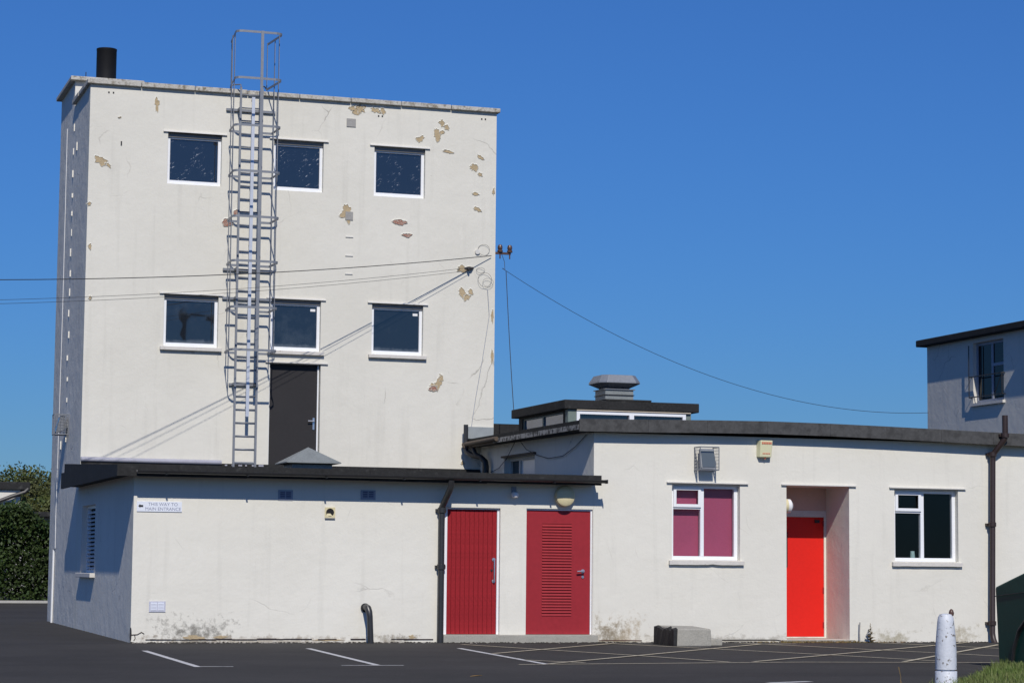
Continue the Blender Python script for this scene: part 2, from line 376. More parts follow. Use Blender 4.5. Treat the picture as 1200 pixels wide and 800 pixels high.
# coping stones: front, left, right
def coping(x0, x1, y0, y1, zz, parent, n, along='x', th=.082):
    L = (x1-x0 if along == 'x' else y1-y0)/n
    for i in range(n):
        j = rnd.uniform(-.006, .006); k = rnd.uniform(-.008, .008); g = .006
        if along == 'x': b = (x0+i*L+g, x0+(i+1)*L-g, y0+k, y1+k)
        else: b = (x0+k, x1+k, y0+i*L+g, y0+(i+1)*L-g)
        B('coping_stone', M_coping, parent, *b, zz+.002+j*.3, zz+th+j, bevel=.008)
coping(-.065, 7.505, 5.965, 6.36, TZ, tower, 8)
coping(-.065, .33, 6.37, 8.05, TZ, tower, 2, 'y')
coping(7.13, 7.505, 6.37, 10.2, TZ, tower, 4, 'y')
coping(1.4, 7.12, 9.77, 10.2, TZ, tower, 6)
M_flue = simple('flue_black', (.010, .010, .011), .55, .3, 8, spec=.3)
# chimney at the rear left corner
chim = B('chimney', M_side, tower, .0006, 1.16, 8.152, 10.13, -.2, 9.93)
B('chimney_cap', M_coping, chim, -.095, 1.25, 8.04, 10.22, 9.932, 10.005, bevel=.01)
fl = MB().lathe([(.187, 0), (.187, .69), (.191, .695), (.191, .725), (.17, .725), (.17, .4)], (.66, 8.9, 10.006), 28).build('flue', M_flue, chim, True)
MB().tube([(.18, 8.1, 10.0), (.18, 8.1, 10.10)], .008, 6).build('lightning_spike', M_black, chim)
# bricks left standing proud in the joint between tower and chimney
for i, z in enumerate([8.98, 8.55, 8.13, 7.75, 7.42, 7.05, 6.68, 6.3, 5.95, 5.58, 5.18, 4.78, 4.4, 4.02, 3.3, 2.75]):
    y = 8.06 + rnd.uniform(-.06, .06)
    B('tie_brick', M_side, tower, -.014-rnd.uniform(0, .012), .005, y, y+.05, z, z+.11+rnd.uniform(-.04, .04))
B('tie_brick', M_side, tower, -.02, .005, 7.6, 7.66, 8.55, 8.70); B('tie_brick', M_side, tower, -.02, .005, 8.75, 8.83, 3.2, 3.35)
# thin white conduit down the chimney
tag(MB().tube([(-.012, 9.05, 9.2), (-.012, 9.0, 6), (-.012, 9.05, 4.2), (-.012, 9.15, 2.0), (-.013, 9.1, 1.4), (-.025, 9.2, 1.38), (-.025, 9.25, .02)], [.006, .006, .006, .006, .006, .02, .02], 6).build('cable_conduit', M_white), 'thin white conduit running down the chimney side of the tower', 'conduit')

# tower windows
M_headshade = simple('head_shade_grey', (.30, .28, .26), .8, .15, 6)  # grey of the shadowed window head, put into the board colour
def tower_window(a, b, z0, z1, film, sill):
    y = T + .075; f = .055
    w = MB(); w.box(a+.001, a+f, y, y+.07, z0+.001, z1-.001); w.box(b-f, b-.001, y, y+.07, z0+.001, z1-.001)
    w.box(a+f, b-f, y, y+.07, z0+.001, z0+f+.02); w.box(a+f, b-f, y, y+.07, z1-f-.05, z1-.001)
    win = w.build('window', M_upvc, tower, bevel=.004)
    B('pane', M_film if film else M_glassT, win, a+f-.01, b-f+.01, y+.03, y+.04, z0+f, z1-f-.045)
    MB().hexa([(a-.085, T-.035, z1+.002), (b+.085, T-.035, z1+.002), (b+.085, T-.001, z1+.002), (a-.085, T-.001, z1+.002),
               (a-.085, T-.030, z1+.022), (b+.085, T-.030, z1+.022), (b+.085, T-.001, z1+.028), (a-.085, T-.001, z1+.028)]).build('lintel', M_lint, win)
    B('head_board', M_headshade, win, a+.003, b-.003, T+.045, T+.074, z1-.075, z1-.002)
    if sill:
        B('sill', M_sill, win, a-.06, b+.06, T-.07, T+.074, z0-.065, z0-.001, bevel=.006)
    return win
for i, (a, b) in enumerate(ux):
    tower_window(a, b, *UZ, True, False); w = tower_window(a, b, *LZ, False, True)
    if i: B('sticker', M_white, w, b-.17, b-.08, T+.100, T+.104, LZ[1]-.19, LZ[1]-.145)
B('roller_box', M_brown, tower, 1.372, 2.346, T-.02, T+.05, UZ[1]-.005, UZ[1]+.0015) 
# roof door of the tower
d = B('door', M_dark, tower, 3.30, 4.165, T+.10, T+.15, 2.80, 4.68)
wf = MB(); wf.box(4.166, 4.190, T+.075, T+.16, 2.8, 4.689); wf.box(3.281, 3.299, T+.06, T+.16, 2.8, 4.689); wf.box(3.30, 4.165, T+.09, T+.16, 4.681, 4.689)
wf.build('door_frame', M_upvc, d)
h = MB(); h.box(4.095, 4.128, T+.085, T+.0995, 3.53, 3.74); h.tube([(4.11, T+.088, 3.68), (4.11, T+.045, 3.68)], .012, 8); h.tube([(4.11, T+.045, 3.68), (4.00, T+.045, 3.68)], .011, 8)
h.build('handle', M_chrome, d, True)
B('lintel', M_lint, tower, 3.20, 4.33, T-.035, T-.001, 4.692, 4.715)
# flaked patches, repairs and bared bricks on the tower front
def blotch(cx, cz, w, hgt, seed, mat, name, ang=0, irr=.45, n=30, th=.004, parent=tower, face=T, lip=0):
    q = random.Random(seed); V = []; ox = q.uniform(0, 50)
    for k in range(n):
        a = 2*math.pi*k/n
        rr = 1 + irr*noise.fractal(Vector((math.cos(a)*1.3+ox, math.sin(a)*1.3, seed)), .8, 2.1, 4)*1.6
        x, z = rr*math.cos(a)*w/2, rr*math.sin(a)*hgt/2; c, s = math.cos(ang), math.sin(ang)
        V.append((cx + x*c - z*s, cz + x*s + z*c))
    mb = MB(); vs = [(x, face-th, z) for x, z in V] + [(x, face+.002, z) for x, z in V]
    mb.add(vs, [tuple(range(n))[::-1]] + [(i, (i+1) % n, n+(i+1) % n, n+i) for i in range(n)])
    ob = mb.build(name, mat, parent)
    if lip:
        L = MB(); k = 1 + .018/max(w, hgt)*2
        o2 = [(cx+(x-cx)*k, cz+(z-cz)*k) for x, z in V]
        L.add([(x, face+.001, z) for x, z in o2] + [(x, face-th-lip, z) for x, z in V] + [(x, face+.001, z) for x, z in V],
              [(i, (i+1) % n, n+(i+1) % n, n+i) for i in range(n)] + [(n+i, n+(i+1) % n, 2*n+(i+1) % n, 2*n+i) for i in range(n)])
        L.build('paint_lip', M_tower, ob)
    return ob
for i, (x, z, w, hh, a) in enumerate([(1.168,9.18,.075,.22,0),(.20,8.12,.19,.14,-.3),(.33,8.05,.10,.05,-.6),(4.77,9.335,.30,.15,.2),(4.86,9.36,.16,.15,0),(5.15,9.35,.14,.08,-.2),(5.27,9.34,.12,.09,0),
        (6.40,9.20,.09,.14,.4),(6.48,9.12,.09,.09,0),(6.30,8.99,.12,.22,.2),(6.40,9.03,.10,.06,.6),(5.98,8.88,.15,.10,.5),(6.52,8.68,.15,.05,-.2),(7.13,8.62,.12,.06,-.5),
        (7.02,8.42,.13,.12,.3),(7.13,8.30,.08,.06,-.5),(7.05,7.93,.12,.05,-.1),(7.09,7.65,.14,.07,-.4),(4.64,7.44,.22,.27,0),
        (6.82,6.10,.10,.17,.3),(6.91,6.02,.13,.10,.4),(6.98,6.12,.08,.09,.5),(6.40,4.44,.10,.22,-.4),(6.30,4.36,.16,.12,.2),(6.44,4.53,.08,.12,.1),
        (6.83,6.54,.33,.11,.15),(7.40,5.70,.05,.18,0),(7.405,4.95,.04,.22,0),(7.40,8.0,.04,.1,0),(.06,6.6,.05,.09,0),(.09,5.7,.05,.05,0),(.03,7.35,.06,.05,.4),(6.86,3.0,.05,.07,0),(.52,8.90,.05,.02,.2)]):
    blotch(x, z, w, hh, i+3, M_bare, 'bare_render_patch', a, n=44, th=.0015+.00015*i, lip=.009)
for i, (x, z, w, hh) in enumerate([(2.46,7.15,.19,.13),(5.63,7.33,.24,.09),(5.76,7.10,.17,.07),(6.29,4.33,.15,.10),(2.62,7.33,.10,.10)]):
    blotch(x, z, w, hh, i+77, M_brick, 'bared_brick', 0, .25, th=.0075+.0004*i, lip=.010)
for x, z, w, hh in [(4.69,9.09,.17,.15),(4.68,7.39,.14,.15)]: B('cement_patch', M_cement, tower, x-w/2, x+w/2, T-.0145, T+.001, z-hh/2, z+hh/2)
for x, z in [(.32,9.33),(.40,9.33),(7.16,9.33),(7.23,9.33),(5.2,9.25),(5.27,9.25)]: B('fixing_hole', M_black, tower, x-.013, x+.013, T-.004, T+.001, z-.016, z+.016)
B('fixing_hole', M_black, tower, .548, .572, T-.004, T+.001, 8.40, 8.48)
for z in (7.0, 6.66, 6.33): B('wall_tie', M_lint, tower, 4.62, 4.76, T-.015, T-.001, z, z+.018)
blotch(6.93, 6.545, .14, .07, 41, M_black, 'cable_hole', .1, .3, 14, th=.008)

# ================================================================== WING
wing = thing('flat_roofed_wing', (3.6, 2.5, 0), 'low white flat roofed wing with two crimson doors in front of the tower', 'building')
DA = (4.767, 5.668, .09, 2.026); DB = (6.092, 7.186, .09, 2.032)
wall('front_wall', M_wing, wing, 0, 7.198, -.2, 2.44, 0, .28, [DA, DB])
M_wside = render_mat('wing_side_render', (.76, .735, .67), (.69, .665, .60), .35, flake=-.01, coarse=1.2)
wall('side_wall', M_wside, wing, .282, T-.002, -.2, 2.46, 0.0, .28, [(4.02, 5.62, .965, 2.09)], axis='y')
B('corner_strip', M_wside, wing, .0, .27, .2803, .2815, -.2, 2.43)
# roof: slab rising towards the tower
FB, FT = 2.392, 2.556
def roof_z(y): return FT + (y+.3)*.042
m = MB().hexa([(-.27, -.28, FB+.03), (7.19, -.28, FB+.03), (7.19, T-.01, FB+.03), (-.27, T-.01, FB+.03), (-.27, -.28, FT-.004), (7.19, -.28, FT-.004), (7.19, T-.01, roof_z(T)-.004), (-.27, T-.01, roof_z(T)-.004)])
m.build('roof', M_felt, wing)
xs = [-.30, 1.62, 3.5, 5.35, 7.22]
for i in range(4): B('fascia_board', M_felt, wing, xs[i]+.002, xs[i+1]-.002, -.31+rnd.uniform(-.004,.004), -.281, FB+rnd.uniform(-.006,.006), FT+rnd.uniform(-.006,.008))
m = MB().hexa([(-.30, -.31, FB-.004), (-.271, -.31, FB-.004), (-.271, 6.2, FB), (-.30, 6.2, FB), (-.30, -.31, FT-.008), (-.271, -.31, FT-.008), (-.271, 6.2, roof_z(2.3)), (-.30, 6.2, roof_z(2.3))]); m.build('verge_board', M_felt, wing)
m = MB().hexa([(-.27, T+.0, FB+.05), (-.003, T+.0, FB+.05), (-.003, 6.19, FB+.05), (-.27, 6.19, FB+.05), (-.27, T+.0, 2.63), (-.003, T+.0, 2.63), (-.003, 6.19, 2.63), (-.27, 6.19, 2.63)]); m.build('roof_end', M_felt, wing)
B('upstand', M_felt, wing, .01, 7.18, T-.06, T-.002, 2.70, 2.884)
m = MB().tube([(.0, T-.055, 2.905), (1.2, T-.055, 2.90), (2.44, T-.055, 2.90)], .043, 10); m.build('flashing_roll', M_lead, wing, True)
for i in range(6): B('upstand_scrap', M_lead, wing, 2.5+i*.12, 2.5+i*.12+rnd.uniform(.03,.09), T-.075, T-.061, 2.845, 2.862+rnd.uniform(0,.02))
# half round gutter under the front fascia
g = MB(); path = []
for i in range(9):
    a = math.pi + math.pi*i/8; path.append((math.cos(a)*.052, math.sin(a)*.05))
vs = []; fs = []
for k, x in enumerate((-.02, 7.27)):
    for (a, b_) in path: vs.append((x, -.365+a, 2.478+b_))
    for (a, b_) in path[::-1]: vs.append((x, -.365+a*.86, 2.480+b_*.86))
n = 18
for i in range(n): fs.append((i, (i+1) % n, n+(i+1) % n, n+i))
fs += [tuple(range(n)), tuple(range(n, 2*n))]
g.add(vs, fs).build('gutter', M_pipe, wing, True)
for x in (.4, 1.6, 2.8, 4.0, 5.2, 6.4): B('gutter_bracket', M_pipe, wing, x, x+.025, -.42, -.311, 2.418, 2.428)
B('gutter_end', M_pipe, wing, 7.271, 7.285, -.42, -.31, 2.425, 2.485)
# door A : vertical planks
d = MB().box(4.83, 5.632, .085, .115, .092, 2.0).build('door', M_redA, wing)
pw = (5.632-4.83)/11
pm = MB().hexa([(.003, .068, .094), (pw-.003, .068, .094), (pw-.0005, .084, .094), (.0005, .084, .094), (.003, .068, 1.998), (pw-.003, .068, 1.998), (pw-.0005, .084, 1.998), (.0005, .084, 1.998)]).mesh('plank')
for i in range(11):
    p = link('plank', pm, M_redA, d); p.location += Vector((4.83+i*pw, rnd.uniform(-.003, .002), 0))
f = MB(); f.box(4.769, 4.829, .05, .13, .09, 2.024); f.box(5.633, 5.666, .05, .13, .09, 2.024); f.box(4.83, 5.632, .05, .13, 2.001, 2.024); f.build('door_frame', M_upvc, d)
h = MB().tube([(5.585, .066, 1.235), (5.585, .02, 1.235), (5.585, .015, 1.07), (5.585, .02, .905), (5.585, .066, .905)], .013, 8)
h.lathe([(.028, 0), (.028, .012)], (5.585, .055, 1.235), 12, 'y'); h.lathe([(.028, 0), (.028, .012)], (5.585, .055, .905), 12, 'y'); h.build('pull_handle', M_chrome, d, True)
MB().lathe([(.018, 0), (.018, .012)], (5.555, .056, 1.07), 12, 'y').build('lock', M_black, d, True)
# door B : flat with louvres
lx0, lx1, lz0, lz1 = 6.37, 6.856, .375, 1.80
d = wall('door', M_redB, wing, 6.105, 7.16, .093, 2.006, .05, .045, [(lx0, lx1, lz0, lz1)])
nsl = 32; st = (lz1-lz0)/nsl
sm = MB().hexa([(lx0, .040, 0), (lx1, .040, 0), (lx1, .064, .030), (lx0, .064, .030), (lx0, .040, .006), (lx1, .040, .006), (lx1, .064, .043), (lx0, .064, .043)]).mesh('louvre_slat')
for i in range(nsl):
    p = link('louvre_slat', sm, M_redB, d); p.location.z += lz0 + .001 + i*st
B('louvre_backing', M_redB, d, lx0-.01, lx1+.01, .0955, .10, lz0-.01, lz1+.01)
f = MB(); f.box(6.094, 6.104, .03, .12, .09, 2.03); f.box(7.161, 7.184, .03, .12, .09, 2.03); f.box(6.105, 7.16, .03, .12, 2.007, 2.03); f.build('door_frame', M_upvc, d)
h = MB().lathe([(.03, 0), (.03, .012)], (7.04, .037, 1.07), 14, 'y'); h.tube([(7.04, .04, 1.07), (7.04, -.01, 1.07)], .012, 8); h.tube([(7.05, -.01, 1.07), (6.93, -.012, 1.065)], .012, 8); h.lathe([(.022, 0), (.022, .012)], (7.04, .037, .98), 12, 'y'); h.build('lever_handle', M_chrome, d, True)
# step under the doors
B('door_step', M_conc, wing, 4.74, 7.24, -.13, -.001, -.1, .086, bevel=.012)
B('threshold', M_conc, wing, 4.768, 5.667, 0, .27, .05, .0895); B('threshold', M_conc, wing, 6.093, 7.185, 0, .27, .05, .0895)
B('door_backing', M_deep, wing, 4.7, 7.19, .29, .31, -.1, 2.3)
# damp course line
m = MB(); q = random.Random(31); x = .22
while x < 4.6:
    l = q.uniform(.06, .3); x2 = min(x+l, 4.64); zz = .016 + q.uniform(-.006, .006); h_ = q.uniform(.004, .009)
    if q.random() > .14: m.box(x, x2, -.009-q.uniform(0, .004), -.001, zz-h_, zz+h_)
    x = x2 + .002
m.build('damp_course', M_brown, wing)
m = MB()
for pts in ([(0, .08), (.10, .085), (.16, .12), (.2, .095)], [(.06,.08),(.07,.03),(.05,0)]):
    m.tube([(x, -.003, z) for x, z in pts], .007, 5)
m.build('crack', M_brown, wing)
blotch(.0, .1, .03, .2, 12, M_black, 'broken_corner', 0, .4, 16, .006, wing, 0)
for i, (x, z, w, hh) in enumerate([(1.32,.05,.16,.05),(.92,.04,.3,.06),(3.0,.005,.5,.02),(4.28,.05,.08,.06)]): blotch(x, z, w, hh, 200+i, M_bare, 'bare_render_patch', 0, .5, 26, .005, wing, 0)
# louvred side window
f = MB(); ya, yb, za, zb = 4.02, 5.62, .965, 2.09
f.box(.09, .15, ya+.002, ya+.05, za+.002, zb-.002); f.box(.09, .15, yb-.05, yb-.002, za+.002, zb-.002); f.box(.09, .15, ya+.05, yb-.05, zb-.05, zb-.002); f.box(.09, .15, ya+.05, yb-.05, za+.002, za+.05)
win = f.build('louvred_window', M_upvc, wing)
sm = MB().hexa([(.085, ya+.05, 0), (.15, ya+.05, .035), (.15, yb-.05, .035), (.085, yb-.05, 0), (.085, ya+.05, .010), (.15, ya+.05, .045), (.15, yb-.05, .045), (.085, yb-.05, .010)]).mesh('louvre_slat')
for i in range(15):
    p = link('louvre_slat', sm, M_upvc, win); p.location.z += za+.06+i*.0665
B('louvre_backing', M_deep, win, .155, .165, ya+.01, yb-.01, za+.01, zb-.01)
B('sill', M_sill, win, -.085, .088, ya-.12, yb+.06, za-.075, za-.001, bevel=.008)

# wall vents and plates on the wing
def airbrick(x0, x1, z0, z1, label, mat, mat2):
    t = thing('air_vent', ((x0+x1)/2, 0, z0), label, 'vent', 'air vents in the wing wall')
    MB().box(x0, x1, -.012, -.001, z0, z1).build('plate', mat, t)
    w = (x1-x0); c = (x0+x1)/2
    for s in (-1, 1):
        a = c + s*w*.20
        g = B('grille', mat2, t, a-w*.16, a+w*.16, -.016, -.0125, z0+.03, z1-.02)
        for k in range(4): B('bar', mat, g, a-w*.16, a+w*.16, -.020, -.0165, z0+.04+k*.028, z0+.048+k*.028)
airbrick(2.161, 2.385, 2.088, 2.24, 'grey twin grille air vent under the eave above the square cream vent', M_ventg, M_blueprint)
airbrick(3.437, 3.668, 2.118, 2.262, 'grey twin grille air vent under the eave between square cream vent and downpipe', M_ventg, M_blueprint)
t = thing('air_vent', (.38, 0, .41), 'lilac twin grille air vent low on the wing wall below the sign', 'vent', 'air vents in the wing wall')
B('plate', M_ventl, t, .260, .504, -.012, -.001, .416, .572)
for a in (.285, .390):
    g = B('grille', M_signw, t, a, a+.09, -.017, -.0125, .435, .553)
    for k in range(5): B('bar', M_ventl, g, a+.005, a+.085, -.020, -.0175, .445+k*.021, .451+k*.021)
t = thing('flue_terminal', (2.96, 0, 1.82), 'square cream vent plate with a round dark hole on the wing wall', 'vent')
V = []; n = 24; c = (2.962, 1.915)
for k in range(n):
    a = 2*math.pi*k/n; V.append((c[0]+.062*math.cos(a), -.02, c[1]+.062*math.sin(a)))
for k in range(n):
    a = 2*math.pi*k/n; q = .079/max(abs(math.cos(a)), abs(math.sin(a))); V.append((c[0]+q*math.cos(a), -.02, c[1]+q*math.sin(a)))
V += [(x, -.001, z) for x, y, z in V]
F = []
for k in range(n):
    l = (k+1) % n; F += [(k, l, n+l, n+k), (n+k, n+l, 3*n+l, 3*n+k), (k, 2*n+k, 2*n+l, l)]
MB().add(V, F).build('plate', M_cream, t)
MB().lathe([(.063, 0), (.063, .003)], (c[0], -.006, c[1]), 20, 'y').build('hole', M_deep, t)
B('drip', M_cement, t, 2.884, 3.04, -.03, -.001, 1.822, 1.834)
MB().hexa([(2.91, -.018, 1.862), (3.0, -.018, 1.862), (3.0, -.008, 1.862), (2.91, -.008, 1.862), (2.92, -.010, 1.90), (2.97, -.010, 1.90), (2.97, -.007, 1.90), (2.92, -.007, 1.90)]).build('flap', M_cream, t)

# sign
sg = thing('direction_sign', (.38, 0, 1.885), 'white sign with arrow reading this way to main entrance under the eave corner', 'sign')
B('board', M_signw, sg, .045, .712, -.014, -.001, 1.885, 2.034)
M_text = simple('grey_blue_lettering', (.24, .26, .36), .5, .05, 9)
def text(s, x, z, size, mat, parent, y, align='LEFT', sx=1):
    c = bpy.data.curves.new('t', 'FONT'); c.body = s; c.size = size; c.align_x = align; c.extrude = .0006
    o = bpy.data.objects.new('t', c); COL.objects.link(o); bpy.context.view_layer.update()
    me = bpy.data.meshes.new_from_object(o.evaluated_get(bpy.context.evaluated_depsgraph_get())); bpy.data.objects.remove(o)
    me.transform(Matrix(((sx, 0, 0, x), (0, 0, -1, y), (0, 1, 0, z), (0, 0, 0, 1)))); me.materials.clear()
    return link('lettering', me, mat, parent)
text('THIS WAY TO', .43, 1.972, .066, M_text, sg, -.0152, 'CENTER', 1.05)
text('MAIN ENTRANCE', .432, 1.904, .066, M_text, sg, -.0152, 'CENTER', 1.02)
A = [(.065, 1.965), (.095, 1.995), (.095, 1.980), (.138, 1.980), (.138, 1.950), (.095, 1.950), (.095, 1.935)]
MB().add([(x, -.0162, z) for x, z in A] + [(x, -.0145, z) for x, z in A], [tuple(range(7))[::-1]] + [(i, (i+1) % 7, 7+(i+1) % 7, 7+i) for i in range(7)]).build('arrow', M_black, sg)

# bent black pipe out of the wall
p = [(3.53, .0, .49), (3.53, -.10, .50), (3.535, -.17, .485), (3.545, -.205, .43), (3.555, -.21, .36), (3.575, -.215, -.06)]
t = thing('bent_vent_pipe', (3.575, -.2, 0), 'bent black pipe leaving the wing wall low down and entering the asphalt', 'pipe')
MB().tube(p, [.05, .05, .052, .05, .046, .046], 14).build('pipe', M_pipe, t, True)
MB().lathe([(.068, 0), (.068, .02), (.05, .03)], (3.53, -.03, .49), 18, 'y').build('wall_collar', M_black, t, True)

# downpipes
def downpipe(name, label, path, r, collars, mat, group='cast iron downpipes'):
    t = thing(name, path[-1], label, 'downpipe', group)
    MB().tube(path, r, 14).build('pipe', mat, t, True)
    for (x, y, z, h) in collars:
        MB().lathe([(r*1.02, 0), (r*1.35, .008), (r*1.35, h-.008), (r*1.02, h)], (x, y, z), 14).build('collar', mat, t, True)
        B('ear', mat, t, x-r*1.7, x+r*1.7, y+r*.7, .0 if y > -.3 else y+r*1.2, z+h*.25, z+h*.75)
    return t
downpipe('downpipe', 'black downpipe with swan neck beside the planked crimson door', [(4.765, -.36, 2.43), (4.765, -.34, 2.33), (4.755, -.30, 2.27), (4.715, -.13, 2.08), (4.70, -.08, 2.02), (4.70, -.08, 1.95), (4.70, -.08, -.04)], .048,
         [(4.70, -.08, 1.93, .09), (4.70, -.08, 1.07, .09)], M_pipe)
# small items under the wing eave
t = thing('security_light', (5.87, 0, 2.2), 'small white round sensor light under the eave above the planked crimson door', 'light')
B('bracket', M_ventg, t, 5.84, 5.91, -.04, -.001, 2.26, 2.36); MB().lathe([(.03, .05), (.055, .03), (.06, 0), (.05, -.035), (.02, -.05)], (5.875, -.09, 2.235), 16).build('dome', M_white, t, True); B('arm', M_ventg, t, 5.86, 5.89, -.09, -.04, 2.265, 2.285)
t = thing('bulkhead_lamp', (6.70, 0, 2.1), 'round cream bulkhead lamp above the louvred crimson door', 'lamp')
MB().lathe([(.15, 0), (.162, -.03), (.162, -.07)], (6.70, -.001, 2.225), 28, 'y').build('base', M_cream, t, True)
MB().lathe([(.155, 0), (.152, -.03), (.135, -.045), (.05, -.052)], (6.70, -.0715, 2.225), 28, 'y').build('diffuser', M_cream, t, True)
# roof ventilator
t = thing('roof_ventilator', (3.06, 1.95, 2.64), 'low pyramid capped zinc ventilator on the wing roof before the dark door', 'ventilator')
cx, cy = 3.06, 1.95; zb_ = roof_z(cy)-.02
B('base', M_zinc, t, cx-.32, cx+.32, cy-.32, cy+.32, zb_, zb_+.075); B('neck', M_black, t, cx-.33, cx+.33, cy-.33, cy+.33, zb_+.076, zb_+.125)
e = .44; zr = zb_+.095
MB().add([(cx-e, cy-e, zr), (cx+e, cy-e, zr), (cx+e, cy+e, zr), (cx-e, cy+e, zr), (cx-e, cy-e, zr+.015), (cx+e, cy-e, zr+.015), (cx+e, cy+e, zr+.015), (cx-e, cy+e, zr+.015), (cx, cy, zr+.27)],
         [(0,3,2,1),(0,1,5,4),(1,2,6,5),(2,3,7,6),(3,0,4,7),(4,5,8),(5,6,8),(6,7,8),(7,4,8)]).build('pyramid_cap', M_zinc, t)

# ================================================================== SINGLE STOREY BLOCK (right)
blk = thing('single_storey_block', (11, 3, 0), 'long white single storey block with recessed scarlet door and grey fascia', 'building')
W1 = (8.52, 9.69, 1.262, 2.472); W2 = (12.435, 13.602, 1.275, 2.466); RC = (10.503, 11.618, .008, 2.474)
BX0, BX1 = 7.20, 17.6
wall('front_wall', M_block, blk, BX0, BX1, -.2, 3.24, 0, .28, [W1, W2, RC])
wall('side_wall', M_wside, blk, .282, T+.0, -.2, 3.36, BX0, .28, [(2.92, 4.6, 2.45, 3.03)], axis='y')
B('corner_strip', M_wside, blk, BX0, BX0+.27, .2803, .2815, -.2, 3.23)
B('right_wall', M_block, blk, BX1-.28, BX1, .282, 7.2, -.2, 3.24); B('rear_wall', M_room, blk, BX0+.3, BX1-.3, 7.0, 7.2, -.2, 3.3); B('floor', M_room, blk, BX0+.29, BX1-.29, .29, 6.99, -.15, -.02)
B('partition', M_room, blk, 10.0, 10.1, .29, 6.99, 0, 3.2); B('partition', M_room, blk, 11.9, 12.0, .29, 6.99, 0, 3.2)
# recess
B('recess_side', M_block, blk, 10.42, 10.502, .281, .87, 0, 2.55); B('recess_side', M_block, blk, 11.619, 11.70, .281, .87, 0, 2.55)
B('recess_ceiling', M_block, blk, 10.42, 11.70, .281, .93, 2.476, 2.55); B('recess_floor', M_conc, blk, 10.42, 11.70, -.03, .93, -.1, .006)
wall('recess_back', M_block, blk, 10.42, 11.70, 0.008, 2.474, .872, .1, [(10.55, 11.585, .03, 1.995)])
M_bounce = simple('red_bounce_brown', (.62, .43, .36), .7, .08, 3)  # brown of light bounced off the red door, painted over the shaded wall
B('over_door_bounce_tint', M_bounce, blk, 10.504, 11.617, .866, .8715, 2.10, 2.473); B('door_head', M_lint, blk, 10.504, 11.617, .858, .8715, 1.998, 2.098)
d = B('door', M_redC, blk, 10.552, 11.583, .89, .935, .033, 1.992)
for z in (.18, .75, 1.85): B('hinge', M_redB, d, 11.565, 11.588, .875, .8895, z, z+.09)
B('pull_plate', M_black, d, 10.86, 10.925, .875, .8895, 1.17, 1.74); B('door_closer', M_black, d, 11.42, 11.50, .86, .8895, 1.90, 1.95)
t = thing('bulkhead_lamp', (10.5, .2, 2.15), 'round cream bulkhead lamp inside the recessed doorway', 'lamp')
MB().lathe([(.115, .0), (.12, .03), (.118, .08)], (10.503, .18, 2.15), 22, 'x').build('base', M_cream, t, True); MB().lathe([(.115, .0), (.112, .055), (.07, .09)], (10.584, .18, 2.15), 22, 'x').build('diffuser', M_white, t, True)
B('lintel', M_lint, blk, 10.41, 11.735, -.04, -.001, 2.477, 2.495)
# roof and fascia
fx = [6.89, 8.04, 9.05, 10.09, 11.2, 12.21, 13.2, 14.17, 15.6, 17.75]
ft = [3.434, 3.453, 3.474, 3.487, 3.480, 3.463, 3.442, 3.420, 3.39, 3.36]; fb = [3.240, 3.250, 3.27, 3.283, 3.276, 3.258, 3.236, 3.213, 3.19, 3.16]
for i in range(len(fx)-1):
    j = rnd.uniform(-.002, .002); g = .0012
    MB().hexa([(fx[i]+g, -.19+j, fb[i]), (fx[i+1]-g, -.19+j, fb[i+1]), (fx[i+1]-g, -.155, fb[i+1]), (fx[i]+g, -.155, fb[i]),
               (fx[i]+g, -.19+j, ft[i]), (fx[i+1]-g, -.19+j, ft[i+1]), (fx[i+1]-g, -.155, ft[i+1]), (fx[i]+g, -.155, ft[i])]).build('fascia_panel', M_fascia, blk, bevel=.002)
m = MB(); n = len(fx)
vs = []
for i in range(n):
    x = max(6.93, fx[i]); vs += [(x, -.154, max(3.245, fb[i]+.012)), (x, 7.3, 3.30), (x, 7.3, 3.42), (x, -.154, ft[i]-.012)]
fs = [(3,2,1,0), tuple(4*(n-1)+k for k in range(4))]
for i in range(n-1):
    for k in range(4): fs.append((4*i+k, 4*i+(k+1) % 4, 4*i+4+(k+1) % 4, 4*i+4+k))
m.add(vs, fs).build('roof', M_felt, blk)
B('verge_board', M_felt, blk, 6.905, 6.928, -.155, T-.005, 3.31, 3.418)
m = MB(); ys_ = [-.14 + k*(2.9/18) for k in range(19)]
M_flash = simple('flaking_white_board', (.40, .38, .34), .9, .3, 5, col2=(.06, .055, .05), th=(.45, .56))
B('flaking_trim', M_flash, blk, 6.89, 6.904, -.15, 4.3, 3.272, 3.352)
B('bargeboard', M_wood, blk, 6.893, 6.904, 4.31, T-.01, 3.262, 3.34)
g = MB().tube([(6.86, 4.0, 3.335), (6.86, 5.95, 3.325)], .04, 10); g.build('side_gutter', M_wood, blk, True)
B('upstand', M_green2, blk, 6.95, 7.43, T-.06, T-.003, 3.44, 3.655)
B('rear_parapet', M_felt, blk, 7.46, 17.4, 6.6, 6.9, 3.421, 3.765)
